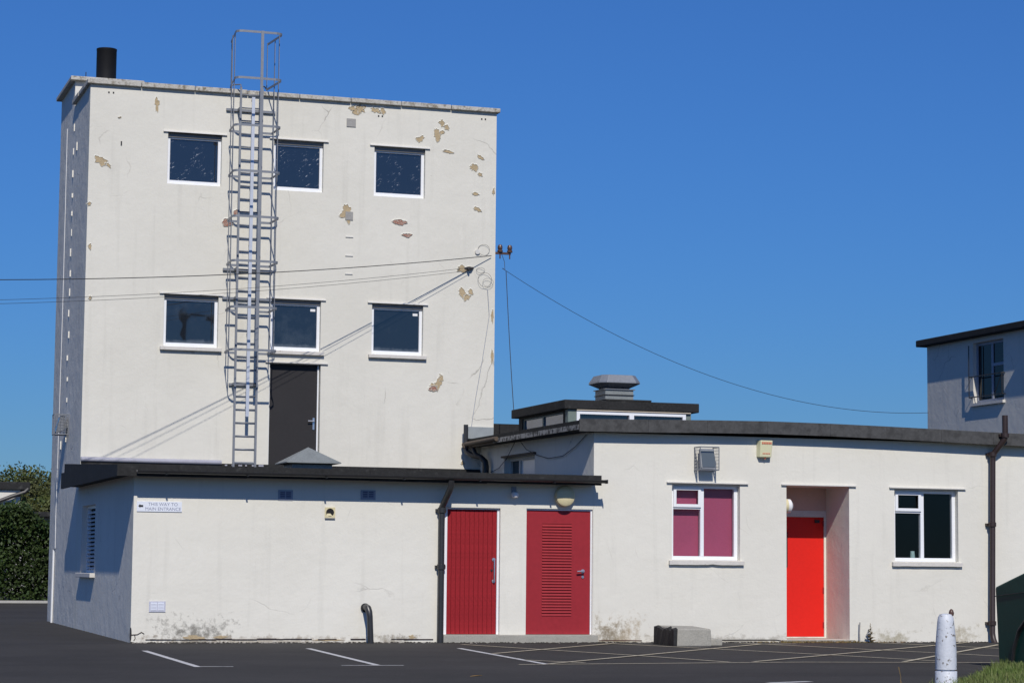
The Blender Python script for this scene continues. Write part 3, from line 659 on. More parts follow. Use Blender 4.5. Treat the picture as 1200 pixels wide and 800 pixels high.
# windows
def casement(w, inner):
    a, b, z0, z1 = w; y = .095; f = .062; mx = a + (b-a)*.475; tz = z0 + (z1-z0)*.69
    k = MB(); k.box(a+.002, a+f, y, y+.07, z0+.002, z1-.03); k.box(b-f, b-.002, y, y+.07, z0+.002, z1-.03); k.box(a+f, b-f, y, y+.07, z0+.002, z0+f); k.box(a+f, b-f, y, y+.07, z1-.03-f*.7, z1-.03)
    k.box(mx-.03, mx+.03, y-.002, y+.072, z0+f, z1-.03-f*.7); k.box(a+f, mx-.031, y-.001, y+.071, tz-.03, tz+.03)
    win = k.build('window', M_upvc, blk, bevel=.004)
    s = MB(); s0, s1, q0, q1, e = a+f-.005, mx-.026, tz+.0, z1-.055, .05
    s.box(s0, s0+e, y-.025, y-.003, q0, q1); s.box(s1-e, s1, y-.025, y-.003, q0, q1); s.box(s0+e, s1-e, y-.025, y-.003, q0, q0+e); s.box(s0+e, s1-e, y-.025, y-.003, q1-e, q1)
    s.build('top_light_sash', M_upvc, win, bevel=.004)
    for (p0, p1, r0, r1) in ((a+f-.01, mx-.02, z0+f-.01, tz-.02), (a+f-.01, mx-.02, tz+.02, z1-.06), (mx+.02, b-f+.01, z0+f-.01, z1-.06)):
        B('pane', M_clear, win, p0, p1, y+.028, y+.034, r0, r1)
    B('lintel', M_lint, win, a-.095, b+.135, -.04, -.001, z1+.003, z1+.02)
    B('head_board', M_lint, win, a+.002, b-.002, .05, .16, z1-.029, z1-.002)
    # concrete sill, worn front edge
    m = MB(); n = 14; vs = []; 
    for i in range(n+1):
        x = a-.055 + (b-a+.11)*i/n; dz = rnd.uniform(-.002, .002) + (.012 if rnd.random() < .10 else 0)
        vs += [(x, -.055, z0-.075+dz), (x, .094, z0-.075), (x, .094, z0-.001), (x, -.055, z0-.012-rnd.uniform(0, .004))]
    fs = [(3,2,1,0), tuple(4*n+k for k in range(4))]
    for i in range(n):
        for k in range(4): fs.append((4*i+k, 4*i+(k+1) % 4, 4*i+4+(k+1) % 4, 4*i+4+k))
    m.add(vs, fs).build('sill', M_sill, win)
    if inner: inner(win)
    return win
casement(W1, lambda w: B('blind', M_blind, w, W1[0]+.01, W1[1]-.01, .21, .214, W1[2]+.01, W1[3]-.01))
casement(W2, None)
B('inner_sill', M_room, blk, 12.40, 13.64, .281, .50, 1.22, 1.30)
t = MB().lathe([(.042, 0), (.045, .02), (.035, .145), (.028, .15)], (12.93, .33, 1.301), 16).build('plastic_tumbler', simple('tumbler_aqua', (.42, .58, .58), .4, .1, 9), None, True); tag(t, 'pale aqua tumbler on the sill behind the dark casement window', 'tumbler')
# side window high in the gap
f = MB(); f.box(7.30, 7.37, 2.922, 2.98, 2.452, 3.028); f.box(7.30, 7.37, 4.54, 4.598, 2.452, 3.028); f.box(7.30, 7.37, 2.98, 4.54, 2.97, 3.028); f.box(7.302, 7.368, 4.02, 4.08, 2.452, 2.97)
win = f.build('side_window', M_sill, blk); B('pane', M_glassT, win, 7.34, 7.348, 4.08, 4.54, 2.452, 2.97); B('panel', M_white, win, 7.335, 7.35, 2.98, 4.02, 2.452, 2.97)
B('lintel', M_wood, win, 7.15, 7.199, 2.85, 4.65, 3.032, 3.065)
# hopper and pipe at the tower end of the side gutter
t = thing('soil_stack', (7.1, 5.6, 2.8), 'dark vent stack with hopper elbow where block gutter meets the tower', 'pipe')
MB().tube([(6.86, 5.83, 3.24), (6.86, 5.83, 3.68)], .042, 12).build('stub', M_pipe, t, True)
for x in (6.86, 6.93): MB().lathe([(.05, 0), (.06, .01), (.06, .05), (.05, .06)], (x, 5.83-(x-6.86)*3, 3.25), 12).build('collar', M_wood, t, True)
MB().tube([(6.86, 5.83, 3.26), (6.865, 5.80, 3.19), (6.93, 5.66, 3.12), (7.03, 5.45, 3.08), (7.09, 5.38, 3.0), (7.10, 5.37, 2.9), (7.10, 5.37, 2.72)], [.045, .045, .045, .05, .055, .06, .06], 12).build('elbow', M_black, t, True)
MB().tube([(6.93, 5.62, 3.26), (6.96, 5.55, 3.14), (7.05, 5.42, 3.06)], .04, 10).build('branch', M_black, t, True)
# brown downpipe
downpipe('downpipe', 'brown downpipe with offset top on the block wall right of the casement window', [(14.34, -.27, 3.70), (14.34, -.27, 3.36), (14.33, -.26, 3.30), (14.24, -.14, 3.12), (14.205, -.10, 3.05), (14.20, -.10, 2.95), (14.16, -.10, .12), (14.16, -.13, .02), (14.16, -.19, -.06)], .048,
         [(14.34, -.27, 3.33, .08), (14.20, -.10, 3.02, .08), (14.18, -.10, 1.86, .08), (14.16, -.10, .24, .08)], M_brown)
# floodlight with wire guard on the block
def flood(label, at, facing):
    """facing: 'y' mounted on a wall facing -y, 'x' on a wall facing -x"""
    t = thing('floodlight', at, label, 'floodlight', 'caged floodlights'); ax, ay, az = at
    def tr(mb):
        if facing == 'x': mb.v = [(y, -x, z) for x, y, z in mb.v]
        mb.v = [(x+ax, y+ay, z+az) for x, y, z in mb.v]; return mb
    b = MB().hexa([(-.125, -.22, -.165), (.125, -.22, -.165), (.11, -.06, -.10), (-.11, -.06, -.10), (-.125, -.14, .16), (.125, -.14, .16), (.11, -.06, .15), (-.11, -.06, .15)])
    body = tr(b).build('housing', M_galv, t, bevel=.012)
    tr(MB().hexa([(-.11, -.222, -.135), (.11, -.222, -.135), (.11, -.205, -.135), (-.11, -.205, -.135), (-.11, -.156, .125), (.11, -.156, .125), (.11, -.135, .125), (-.11, -.135, .125)])).build('glass', M_lens, body)
    tr(MB().box(-.04, .04, -.06, -.001, -.05, .05)).build('mount', M_galv, t)
    g = MB(); r_ = .006; x1, z0, z1, d_ = .16, -.18, .18, -.25
    for z in (z0, z1): g.tube([(-x1, -.004, z), (-x1, d_, z), (x1, d_, z), (x1, -.004, z)], r_*1.5, 6)
    for x in (-x1, x1): g.tube([(x, d_, z0), (x, d_, z1)], r_*1.5, 6); g.tube([(x, -.006, z0), (x, -.006, z1)], r_, 6)
    for k in range(1, 7):
        z = z0 + (z1-z0)*k/7
        for x in (-x1, x1): g.tube([(x, -.004, z), (x, d_, z)], .0028, 4)
    for k in range(1, 5):
        y = d_*k/5
        for x in (-x1, x1): g.tube([(x, y, z0), (x, y, z1)], .0028, 4)
    tr(g).build('wire_guard', M_galv, t)
    return t
flood('caged grey floodlight on the block wall above the plum blind window', (9.06, 0, 2.865), 'y')
flood('caged grey floodlight on the shaded left side of the tower', (0, 7.9, 3.60), 'x')
# alarm box
t = thing('alarm_box', (10.1, 0, 2.9), 'cream alarm box with red lettering under the block fascia', 'alarm')
MB().hexa([(9.995, -.10, 2.915), (10.195, -.10, 2.915), (10.215, -.001, 2.915), (9.975, -.001, 2.915), (10.005, -.115, 3.185), (10.215, -.115, 3.185), (10.22, -.001, 3.185), (9.975, -.001, 3.185)]).build('case', M_creamb, t, bevel=.012)
for k in range(6): B('red_mark', M_redprint, t, 10.025+k*.029, 10.047+k*.029, -.1195, -.114, 3.125, 3.158)
for k in range(5): B('red_mark', M_redprint, t, 10.04+k*.027, 10.06+k*.027, -.108, -.1035, 2.965, 2.982)
MB().lathe([(.02, 0), (.016, -.025), (.006, -.03)], (10.10, -.06, 2.9145), 10).build('strobe', M_redprint, t, True)
# roof lantern (clerestory) on the block
lan = thing('roof_lantern', (8.5, 2.8, 3.42), 'dark flat topped clerestory lantern standing on the block roof', 'roof lantern')
lx0, lx1, ly0, ly1, lz0, lz1 = 7.38, 9.55, 1.72, 4.35, 3.40, 3.72
wall('front_wall', M_green, lan, lx0, lx1, lz0, lz1, ly0, .08, [(lx0+.13, lx1-.10, 3.44, 3.695)])
wall('side_wall', M_felt, lan, ly0+.081, ly1, lz0, lz1, lx0, .08, [(2.0, 4.15, 3.50, 3.69)], axis='y')
B('rear_wall', M_felt, lan, lx0+.081, lx1, ly1-.08, ly1, lz0, lz1-.001); B('right_wall', M_felt, lan, lx1-.08, lx1, ly0+.081, ly1-.081, lz0, lz1-.001)
B('corner_board', M_green, lan, lx0-.012, lx0-.001, ly0+.001, ly0+.13, lz0, lz1-.002)
B('lantern_roof', M_felt, lan, lx0-.09, lx1+.13, ly0-.05, ly1+.16, lz1+.002, lz1+.155, bevel=.012)
B('head_trim', simple('cream_trim', (.62, .54, .42), .7, .1, 6), lan, lx0+.13, lx1-.02, ly0-.045, ly0-.001, 3.702, 3.716)
f = MB(); a, b = lx0+.132, lx1-.102; f.box(a, a+.055, ly0-.028, ly0+.06, 3.442, 3.693); f.box(b-.055, b, ly0-.028, ly0+.06, 3.442, 3.693); f.box(a+.055, b-.055, ly0-.028, ly0+.06, 3.645, 3.693); f.box(a+.055, b-.055, ly0-.028, ly0+.06, 3.442, 3.49)
c = (a+b)/2; f.box(c-.04, c+.04, ly0-.030, ly0+.062, 3.49, 3.645)
win = f.build('window', M_upvc, lan); B('pane', M_glassT, win, a+.05, b-.05, ly0+.03, ly0+.036, 3.485, 3.65)
f = MB(); f.box(lx0+.02, lx0+.06, 2.002, 2.05, 3.502, 3.688); f.box(lx0+.02, lx0+.06, 4.10, 4.148, 3.502, 3.688); f.box(lx0+.02, lx0+.06, 3.05, 3.12, 3.502, 3.688); f.box(lx0+.021, lx0+.059, 2.05, 4.10, 3.665, 3.688)
win = f.build('window', M_green, lan); B('pane', glass_mat('side_pane', (.045, .10, .19), 1.6), win, lx0+.04, lx0+.046, 2.05, 4.10, 3.502, 3.665)  # blue base colour stands in for sky reflected in the side panes
B('felt_lap', M_felt, lan, 8.02, 8.82, ly0-.053, 3.1, lz1+.156, lz1+.185)
# extract cowl on the lantern
t = thing('extract_cowl', (8.45, 2.45, 3.9), 'grey metal extract cowl with flared hood on the lantern roof', 'cowl'); cx, cy, z = 8.45, 2.45, lz1+.15
B('base', M_zinc, t, cx-.25, cx+.25, cy-.25, cy+.25, z, z+.14); B('flange', M_black, t, cx-.265, cx+.265, cy-.265, cy+.265, z+.141, z+.155); B('collar', M_zinc, t, cx-.25, cx+.25, cy-.25, cy+.25, z+.156, z+.235); B('rim', M_galv, t, cx-.275, cx+.275, cy-.275, cy+.275, z+.236, z+.25)
B('throat', M_black, t, cx-.20, cx+.20, cy-.20, cy+.20, z+.251, z+.39)
def oct8(rr, ch, zz): return [(cx-rr+ch, cy-rr, zz), (cx+rr-ch, cy-rr, zz), (cx+rr, cy-rr+ch, zz), (cx+rr, cy+rr-ch, zz), (cx+rr-ch, cy+rr, zz), (cx-rr+ch, cy+rr, zz), (cx-rr, cy+rr-ch, zz), (cx-rr, cy-rr+ch, zz)]
vs = oct8(.215, .05, z+.27) + oct8(.37, .11, z+.345) + oct8(.365, .11, z+.375) + oct8(.30, .09, z+.485)
fs = [tuple(range(8))[::-1], tuple(range(24, 32))]
for L in range(3):
    for k in range(8): fs.append((8*L+k, 8*L+(k+1) % 8, 8*L+8+(k+1) % 8, 8*L+8+k))
MB().add(vs, fs).build('hood', M_galv, t, bevel=.006)

# ================================================================== UPPER BLOCK far right
upb = thing('two_storey_block', (20, 6, 0), 'grey shaded two storey block with dark flat roof behind the long block', 'building')
UX = 18.396; wy0, wy1, wz0, wz1 = 6.80, 8.03, 4.56, 5.80
wall('side_wall', M_upper, upb, -1.0, 10.0, -.2, 5.90, UX, .30, [(wy0, wy1, wz0, wz1)], axis='y')
B('front_wall', M_upper, upb, UX+.301, 26, -1.0, -.7, -.2, 5.9); B('rear_wall', M_upper, upb, UX+.301, 26, 9.7, 10.0, -.2, 5.9); B('far_wall', M_upper, upb, 25.7, 26, -.69, 9.69, -.2, 5.9); B('floor', M_deep, upb, UX+.31, 25.69, -.69, 9.69, 3.9, 4.1)
B('roof', M_felt, upb, UX-.17, 26.2, -1.2, 10.2, 5.902, 6.045, bevel=.02)
B('shadow_slab', M_felt, upb, UX-.28, UX-.171, 4.0, 5.35, 5.905, 6.03)  # unseen slab added beyond the view edge to cast the shadow on side_wall
f = MB(); f.box(UX+.08, UX+.13, wy0+.002, wy0+.06, wz0+.002, wz1-.002); f.box(UX+.08, UX+.13, wy1-.06, wy1-.002, wz0+.002, wz1-.002); f.box(UX+.08, UX+.13, wy0+.06, wy1-.06, wz0+.002, wz0+.06); f.box(UX+.08, UX+.13, wy0+.06, wy1-.06, wz1-.06, wz1-.002)
f.box(UX+.079, UX+.131, 7.35, 7.42, wz0+.06, wz1-.06); f.box(UX+.078, UX+.132, wy0+.06, 7.35, 5.28, 5.34)
win = f.build('window', M_ventg, upb); B('pane', glass_mat('dark_pane', (.008, .01, .014), 1.33), win, UX+.10, UX+.106, wy0+.05, wy1-.05, wz0+.05, wz1-.05); B('sill', M_sill, win, UX-.06, UX+.079, wy0-.05, wy1+.05, wz0-.06, wz0-.001)
g = MB()
for z in (wz0+.12, 5.1): g.tube([(UX-.001, wy0-.05, z), (UX-.07, wy0-.05, z), (UX-.07, wy1+.05, z), (UX-.001, wy1+.05, z)], .012, 6)
for y in (wy0-.05, wy1+.05): g.tube([(UX-.07, y, wz0+.12), (UX-.07, y, 5.75 if y > 7 else 5.1)], .012, 6)
g.tube([(UX-.07, wy0-.05, 5.1), (UX-.07, wy0+.25, wz0+.12)], .008, 5)
g.build('window_guard', M_black, win)
B('flashing', M_felt, upb, UX-.02, UX-.001, -.5, 10.0, 3.38, 3.5)

# ================================================================== CAGED LADDER
lad = thing('caged_ladder', (2.81, 5.78, 2.8), 'tall galvanised caged ladder fixed to the front of the tower', 'ladder')
LY = 5.783; X0, X1 = 2.615, 3.0
for x in (X0, X1): B('stile', M_galv, lad, x-.018, x+.018, LY-.012, LY+.018, roof_z(LY)-.02, 9.54)
rm = MB().tube([(X0+.02, LY, 0), (X1-.02, LY, 0)], .014, 8).mesh('rung')
for i in range(29):
    p = link('rung', rm, M_galv, lad, True if i == 0 else False); p.location.z += 2.897+.2325*i
B('safety_rail', M_galvp, lad, 2.795, 2.85, 5.68, 5.705, 3.70, 9.36)
for z in (4.1, 5.4, 6.7, 8.0, 9.3): B('rail_clamp', M_galv, lad, 2.80, 2.845, 5.7055, LY-.013, z-.012, z+.03)
def hoop(z, top):
    xb = (2.46, 3.12) if top else (2.60, 3.015); yb = 6.0 if top else 5.77
    p = [(xb[0], yb, z)]
    if not top: p += [(2.425, 5.77, z), (2.412, 5.757, z)]
    p += [(2.385, 5.20, z), (2.392, 5.15, z), (2.43, 5.105, z), (2.49, 5.085, z), (2.65, 5.083, z), (2.82, 5.08, z), (2.95, 5.083, z), (3.09, 5.085, z), (3.155, 5.105, z), (3.195, 5.15, z), (3.20, 5.20, z)]
    if not top: p += [(3.178, 5.757, z), (3.165, 5.77, z)]
    p += [(xb[1], yb, z)]
    MB().bar(p, .009, .040).build('hoop', M_galv, lad)
for i, z in enumerate((10.397, 9.575, 8.74, 7.935, 7.138, 6.361, 5.556, 4.815)): hoop(z, i < 2)
B('cage_strap', M_galv, lad, 2.81, 2.86, 5.062, 5.073, 4.79, 10.42)
for x, y, z0 in ((2.398, 5.30, 4.79), (3.187, 5.30, 4.79), (2.413, 5.60, 4.79), (3.175, 5.60, 4.79)): MB().bar([(x-.004, y-.022, (z0+10.42)/2), (x-.004, y+.022, (z0+10.42)/2)], .008, 10.42-z0).build('cage_strap', M_galv, lad)
for x in (2.466, 3.112): MB().bar([(x, 5.95, 9.985), (x, 5.99, 9.985)], .008, .87).build('cage_strap', M_galv, lad)
for z in (9.17, 9.42, 6.31, 5.80, 4.28):
    if z == 9.42: continue
    k = MB()
    k.box(2.40, 3.285, T-.045, T-.001, z-.022, z+.022) if z > 4.5 else k.box(2.55, 3.07, T-.045, T-.001, z-.022, z+.022)
    k.box(X0-.02, X0+.02, LY+.019, T-.046, z-.02, z+.02); k.box(X1-.02, X1+.02, LY+.019, T-.046, z-.02, z+.02); k.build('wall_bracket', M_galv, lad)
k = MB(); k.tube([(X0, LY, 9.54), (X0, LY+.05, 9.60), (X0-.10, 5.98, 9.62), (2.462, 5.99, 9.575)], .012, 6); k.tube([(X1, LY, 9.54), (X1, LY+.05, 9.60), (X1+.08, 5.98, 9.62), (3.116, 5.99, 9.575)], .012, 6); k.build('top_stay', M_galv, lad)

# ================================================================== WIRES
def cable(name, label, a, b, sag, r=.010, n=26, mat=M_wire, group='overhead wires'):
    a, b = Vector(a), Vector(b); pts = []
    for i in range(n+1):
        s = i/n; p = a.lerp(b, s); p.z -= 4*sag*s*(1-s); pts.append(p)
    return tag(MB().tube(pts, r, 6).build(name, mat), label, 'wire', group)
POLE = (-19.0, -4.5)
cable('overhead_wire', 'uppermost dark wire from the tower corner bracket crossing in front of the tower', (7.36, 5.99, 6.80), (POLE[0], POLE[1], 5.30), .86, .0068, 40)
cable('overhead_wire', 'thin paired wire crossing the tower to the lower wall hook, upper strand', (6.93, 5.97, 6.555), (POLE[0], POLE[1]+.15, 4.65), .80, .0032, 40)
cable('overhead_wire', 'thin paired wire crossing the tower to the lower wall hook, lower strand', (6.93, 5.965, 6.50), (POLE[0], POLE[1]-.15, 4.60), .82, .0032, 40)
cable('overhead_wire', 'sagging wire against the sky from tower bracket to the two storey block', (7.62, 6.15, 6.60), (18.39, 9.95, 4.49), .74, .0048, 40)
cable('drop_wire', 'thin wire dropping from the tower bracket to the roof lantern', (7.68, 6.1, 6.55), (7.32, 4.46, 3.87), .12, .007)
t = thing('insulator_bracket', (7.44, 6.1, 6.85), 'rusty iron bracket with two brown insulators on the tower corner', 'bracket')
MB().box(7.40, 7.78, 6.13, 6.16, 6.855, 6.895).build('arm', M_ins, t); B('plate', M_ins, t, 7.449, 7.462, 6.08, 6.22, 6.76, 6.97)
for x in (7.575, 7.762):
    i_ = MB().lathe([(.012, -.12), (.012, .0), (.05, .0), (.052, .03), (.032, .05), (.045, .06), (.046, .10), (.03, .135), (.01, .14)], (x, 6.145, 6.896), 14).build('insulator', M_ins, t, True)
MB().tube([(7.61, 6.145, 6.855), (7.66, 6.14, 6.72), (7.665, 6.12, 6.56), (7.64, 6.14, 6.60)], .005, 5).build('tail', M_wire, t)
t = thing('wall_hook', (6.95, T, 6.52), 'black cable hook in a flaked hole near the tower corner', 'hook')
MB().tube([(7.02, T, 6.56), (6.97, T-.06, 6.54), (6.90, T-.08, 6.53), (6.93, T-.09, 6.50)], .022, 8).build('hook', M_black, t, True)
def loop(c, w, h, r, parent, n=26, ang=0, y=T-.02):
    p = []
    for k in range(n+1):
        a = 2*math.pi*k/n + ang; p.append((c[0]+w*math.cos(a), y-.01*math.sin(a*2), c[1]+h*math.sin(a)))
    MB().tube(p, r, 5).build('coil', M_wire, parent)
t = thing('cable_coils', (7.2, T, 6.6), 'thin loose cable loops on the wall under the tower corner bracket', 'cable')
loop((7.22, 6.90), .11, .10, .0028, t); loop((7.16, 6.52),   .08, .05, .0026, t, ang=.4, y=T-.03); loop((7.24, 6.35), .13, .13, .0026, t, ang=1.0, y=T-.04); loop((7.30, 6.30), .10, .08, .0024, t, ang=2.0, y=T-.05)
MB().tube([(7.30, T-.02, 6.18), (7.34, T-.012, 5.7), (7.22, T-.010, 4.9), (7.10, T-.012, 4.2), (7.02, T-.02, 3.66)], .0055, 5).build('down_cable', M_ventg, t)
MB().lathe([(.045, 0), (.045, -.03)], (7.10, T-.001, 6.86), 12, 'y').build('boss', M_lint, t, True)
k = [(7.18, 4.9, 3.28), (7.17, 4.6, 3.12), (7.17, 4.9, 2.9), (7.17, 5.25, 2.80)]
tag(MB().tube([(7.18, .3, 3.22), (7.17, .8, 3.05), (7.17, 1.4, 2.93), (7.165, 2.1, 2.92), (7.165, 2.7, 3.0), (7.14, 3.2, 3.12), (7.14, 3.5, 3.26)], .006, 5).build('slack_cable', M_wire), 'slack black cable looping along the shaded gable wall under the verge near its front', 'cable', 'slack cables on the gable')
tag(MB().tube([(7.16, 3.9, 3.27), (7.14, 4.3, 3.0), (7.16, 4.8, 2.86), (7.17, 5.3, 2.81)], .006, 5).build('slack_cable', M_wire), 'slack black cable hanging from the verge beside the vent stack elbow', 'cable', 'slack cables on the gable')
# pole that carries the wires and the street lamp mirrored in a tower window
t = thing('telegraph_pole', (POLE[0], POLE[1], gz(*POLE)), 'wooden telegraph pole carrying the wires left of the tower', 'pole')
MB().tube([(POLE[0], POLE[1], gz(*POLE)-.3), (POLE[0], POLE[1], 6.0)], [.14, .10], 12).build('post', M_wood, t, True); B('crossarm', M_wood, t, POLE[0]-.05, POLE[0]+.05, POLE[1]-.5, POLE[1]+.5, 5.2, 5.32)
t = thing('street_lamp', (10.7, -45, gz(0, -45)), 'tall dark street lamp reflected in the lower left tower window', 'street lamp')
MB().tube([(10.7, -45, gz(0, -45)-.2), (10.7, -45, 11.2)], [.12, .10], 12).build('post', M_black, t, True)
MB().tube([(10.7, -45, 10.95), (11.1, -45, 11.1), (11.5, -45, 11.08), (11.75, -45, 11.0)], .05, 8).build('arm', M_black, t, True)
MB().hexa([(11.6, -45.12, 10.8), (12.25, -45.12, 10.7), (12.25, -44.88, 10.7), (11.6, -44.88, 10.8), (11.6, -45.1, 11.05), (12.2, -45.06, 10.95), (12.2, -44.94, 10.95), (11.6, -44.9, 11.05)]).build('lamp_head', M_black, t, bevel=.03)

# ================================================================== THINGS ON THE GROUND
t = thing('concrete_block', (8.3, -1.0, gz(8, -1)), 'grey concrete block with a tarred end lying before the block wall', 'block')
zg = gz(8, -1)
MB().hexa([(8.02, -1.40, zg-.01), (8.63, -1.36, zg-.01), (8.63, -.62, zg-.01), (8.02, -.64, zg-.01), (8.03, -1.39, zg+.265), (8.625, -1.35, zg+.255), (8.62, -.63, zg+.285), (8.03, -.64, zg+.295)]).build('body', M_conc, t, bevel=.02)
m = MB(); q = random.Random(3)
N = 12
vs = []
for i in range(N+1):
    y = -1.425 + i*(.80/N); zt = zg+.275+q.uniform(-.035, .03)
    vs += [(7.985+q.uniform(-.02, .01), y, zg-.01), (8.035, y, zg-.01), (8.045, y, zt), (7.99+q.uniform(-.02, .012), y, zt-.02)]
fs = [(3,2,1,0), tuple(4*N+k for k in range(4))]
for i in range(N):
    for k in range(4): fs.append((4*i+k, 4*i+(k+1) % 4, 4*i+4+(k+1) % 4, 4*i+4+k))
m.add(vs, fs).build('tar_coat', M_tar, t)
B('foot', M_conc, t, 8.64, 8.9, -1.15, -.75, zg-.01, zg+.10, bevel=.02)
# bollard
bx, by = 6.345, -12.912; bz = gz(bx, by)
t = thing('bollard', (bx, by, bz), 'tapered white bollard with chipped paint on the grass edge', 'bollard')
MB().lathe([(.112, -.2), (.112, .085-bz*0), (.108, .09)], (bx, by, 0), 28).build('base', M_boll, t, True)
MB().lathe([(.088, .0901), (.088, .105), (.108, .106), (.107, .30), (.098, .45), (.086, .58), (.078, .635), (.06, .665), (.02, .672)], (bx, by, 0), 28).build('post', M_boll, t, True)
MB().lathe([(.005, -.035), (.024, -.02), (.028, .005), (.018, .035), (.004, .045)], (bx+.055, by-.02, .675), 12).build('broken_lug', M_ins, t, True)
# green bin
t = thing('grit_bin', (10.3, -7.9, gz(10, -8)), 'dark green plastic bin with sloping lid on the grass verge', 'bin')
zg = gz(10, -8)
def bin_prof(x, y0, y1):
    pts = [(y0+.06, zg-.02), (y0, zg+.95), (y0-.01, zg+1.16), (y0+.05, zg+1.22), (y1-.35, zg+1.11), (y1, zg+1.02), (y1-.03, zg-.02)]
    return [(x, a, b) for a, b in pts]
P0 = bin_prof(9.74, -8.78, -7.95); P1 = bin_prof(11.1, -8.78, -7.95); n = 7
for i, (x, y, z) in enumerate(P0):
    if z < zg: P0[i] = (x+.03, y, z); P1[i] = (11.07, y, z)
MB().add(P0+P1, [tuple(range(n)), tuple(range(n, 2*n))] + [(i, (i+1) % n, n+(i+1) % n, n+i) for i in range(n)]).build('body', M_greenbin, t, bevel=.03)
MB().tube([(9.733, -7.955, zg+.90), (9.732, -8.4, zg+.935), (9.732, -8.775, zg+.965)], .006, 6).build('lid_seam', M_black, t, True)
MB().tube([(9.745, -8.35, zg+.0), (9.735, -8.42, zg+.25), (9.728, -8.55, zg+.48), (9.722, -8.74, zg+.62)], .02, 8).build('moulded_rib', M_black, t, True)

# grass verge
edge = [(5.7, -13.6), (6.1, -12.75), (6.9, -11.9), (7.6, -11.0), (8.7, -9.5), (9.6, -8.15), (10.4, -7.15), (11.4, -6.1), (13.5, -5.0), (18, -3.6), (30, -2.5)]
def edge_d(x, y):
    best = 9
    for i in range(len(edge)-1):
        p, q = Vector(edge[i]), Vector(edge[i+1]); d = q-p; s = max(0, min(1, (Vector((x, y))-p).dot(d)/d.length_squared)); w = Vector((x, y))-(p+d*s)
        side = d.x*(y-p.y) - d.y*(x-p.x)
        dd = w.length*(1 if side < 0 else -1)
        if abs(dd) < abs(best): best = dd
    return best
def verge_z(x, y):
    d = max(0, edge_d(x, y)); return gz(x, y) + .005 + .11*(1-math.exp(-d/.7)) + .02*noise.noise(Vector((x*1.3, y*1.3, 0)))
m = MB(); NX = 28; NB = 12; vs = []; fs = []
L = []
for i in range(len(edge)-1):
    for k in range(4):
        s = k/4; L.append((edge[i][0]*(1-s)+edge[i+1][0]*s, edge[i][1]*(1-s)+edge[i+1][1]*s))
L.append(edge[-1])
for (x, y) in L:
    for k in range(NB):
        d = .0 if k == 0 else .12*1.5**k; px, py = x + d*.8, y - d*.75
        vs.append((px, py, verge_z(px, py) if k else gz(px, py)-.01))
for i in range(len(L)-1):
    for k in range(NB-1): fs.append((i*NB+k, (i+1)*NB+k, (i+1)*NB+k+1, i*NB+k+1))
struct(m.add(vs, fs).build('grass_verge', M_soil, None, True))
m = MB(); q = random.Random(11); cnt = 0
while cnt < 15000:
    x = q.uniform(5.6, 12.5); y = q.uniform(-14.2, -5.2); d = edge_d(x, y)
    if d < -.06 or d > 2.6: continue
    if q.random() < .35 and d > .5: continue
    z = (verge_z(x, y) if d > 0 else gz(x, y)) - .005; hgt = q.uniform(.03, .10)*(1.5 if noise.noise(Vector((x*1.7, y*1.7, 3))) > .18 else 1)
    if d < .05: hgt *= .6
    a = q.uniform(0, 6.283); w = q.uniform(.003, .006); lx, ly = q.gauss(0, .35)*hgt, q.gauss(0, .35)*hgt
    dx, dy = math.cos(a)*w, math.sin(a)*w
    m.add([(x-dx, y-dy, z), (x+dx, y+dy, z), (x+lx*.4+dx*.7, y+ly*.4+dy*.7, z+hgt*.6), (x+lx*.4-dx*.7, y+ly*.4-dy*.7, z+hgt*.6), (x+lx, y+ly, z+hgt)], [(0, 1, 2, 3), (3, 2, 4)]); cnt += 1
me = bpy.data.meshes.new('grass'); me.from_pydata(m.v, [], m.f); stuff(link('grass', me, M_grass), 'rough green grass growing on the verge round the bin', 'grass')
# dry seed stalks beside the bollard
m = MB()
for x, y, hh in ((5.93, -12.7, .26), (6.62, -12.3, .24), (6.0, -12.6, .12), (7.6, -10.8, .2)): m.tube([(x, y, gz(x, y)), (x+.01, y, gz(x, y)+hh*.6), (x-.015, y, gz(x, y)+hh)], [.004, .003, .006], 4)
stuff(m.build('dry_grass_stalks', M_weed), 'thin dry grass stalks standing beside the white bollard', 'grass')

# weeds at the block wall
def weed(x, y, hgt, label, leaves, seed):
    q = random.Random(seed); z = gz(x, y); t = thing('weed', (x, y, z), label, 'weed')
    MB().tube([(x, y, z-.01), (x+.008, y, z+hgt*.5), (x-.006, y, z+hgt)], [.007, .005, .003], 6).build('stem', M_weed, t)
    m = MB()
    for i in range(leaves):
        s = (i+.3)/leaves; zz = z+hgt*s; a = q.uniform(0, 6.28); l = .085*(1.15-s)*q.uniform(.7, 1.2); w = l*.34; c, s_ = math.cos(a), math.sin(a)
        m.add([(x, y, zz), (x+c*l*.5-s_*w, y+s_*l*.5+c*w, zz+l*.35), (x+c*l, y+s_*l, zz+l*.45), (x+c*l*.5+s_*w, y+s_*l*.5-c*w, zz+l*.30)], [(0, 1, 2, 3)])
    if leaves: m.build('leaves', M_weed, t)
weed(11.93, -.12, .31, 'brown leafy weed growing at the block wall right of the recess', 46, 2)
t = MB().tube([(11.77, -.06, gz(0, 0)-.01), (11.765, -.055, .12), (11.775, -.05, .29)], [.011, .009, .012], 6).build('dead_stalk', M_cement); tag(t, 'grey dead stalk standing at the wall beside the recess', 'stalk')
m = MB(); q = random.Random(5)
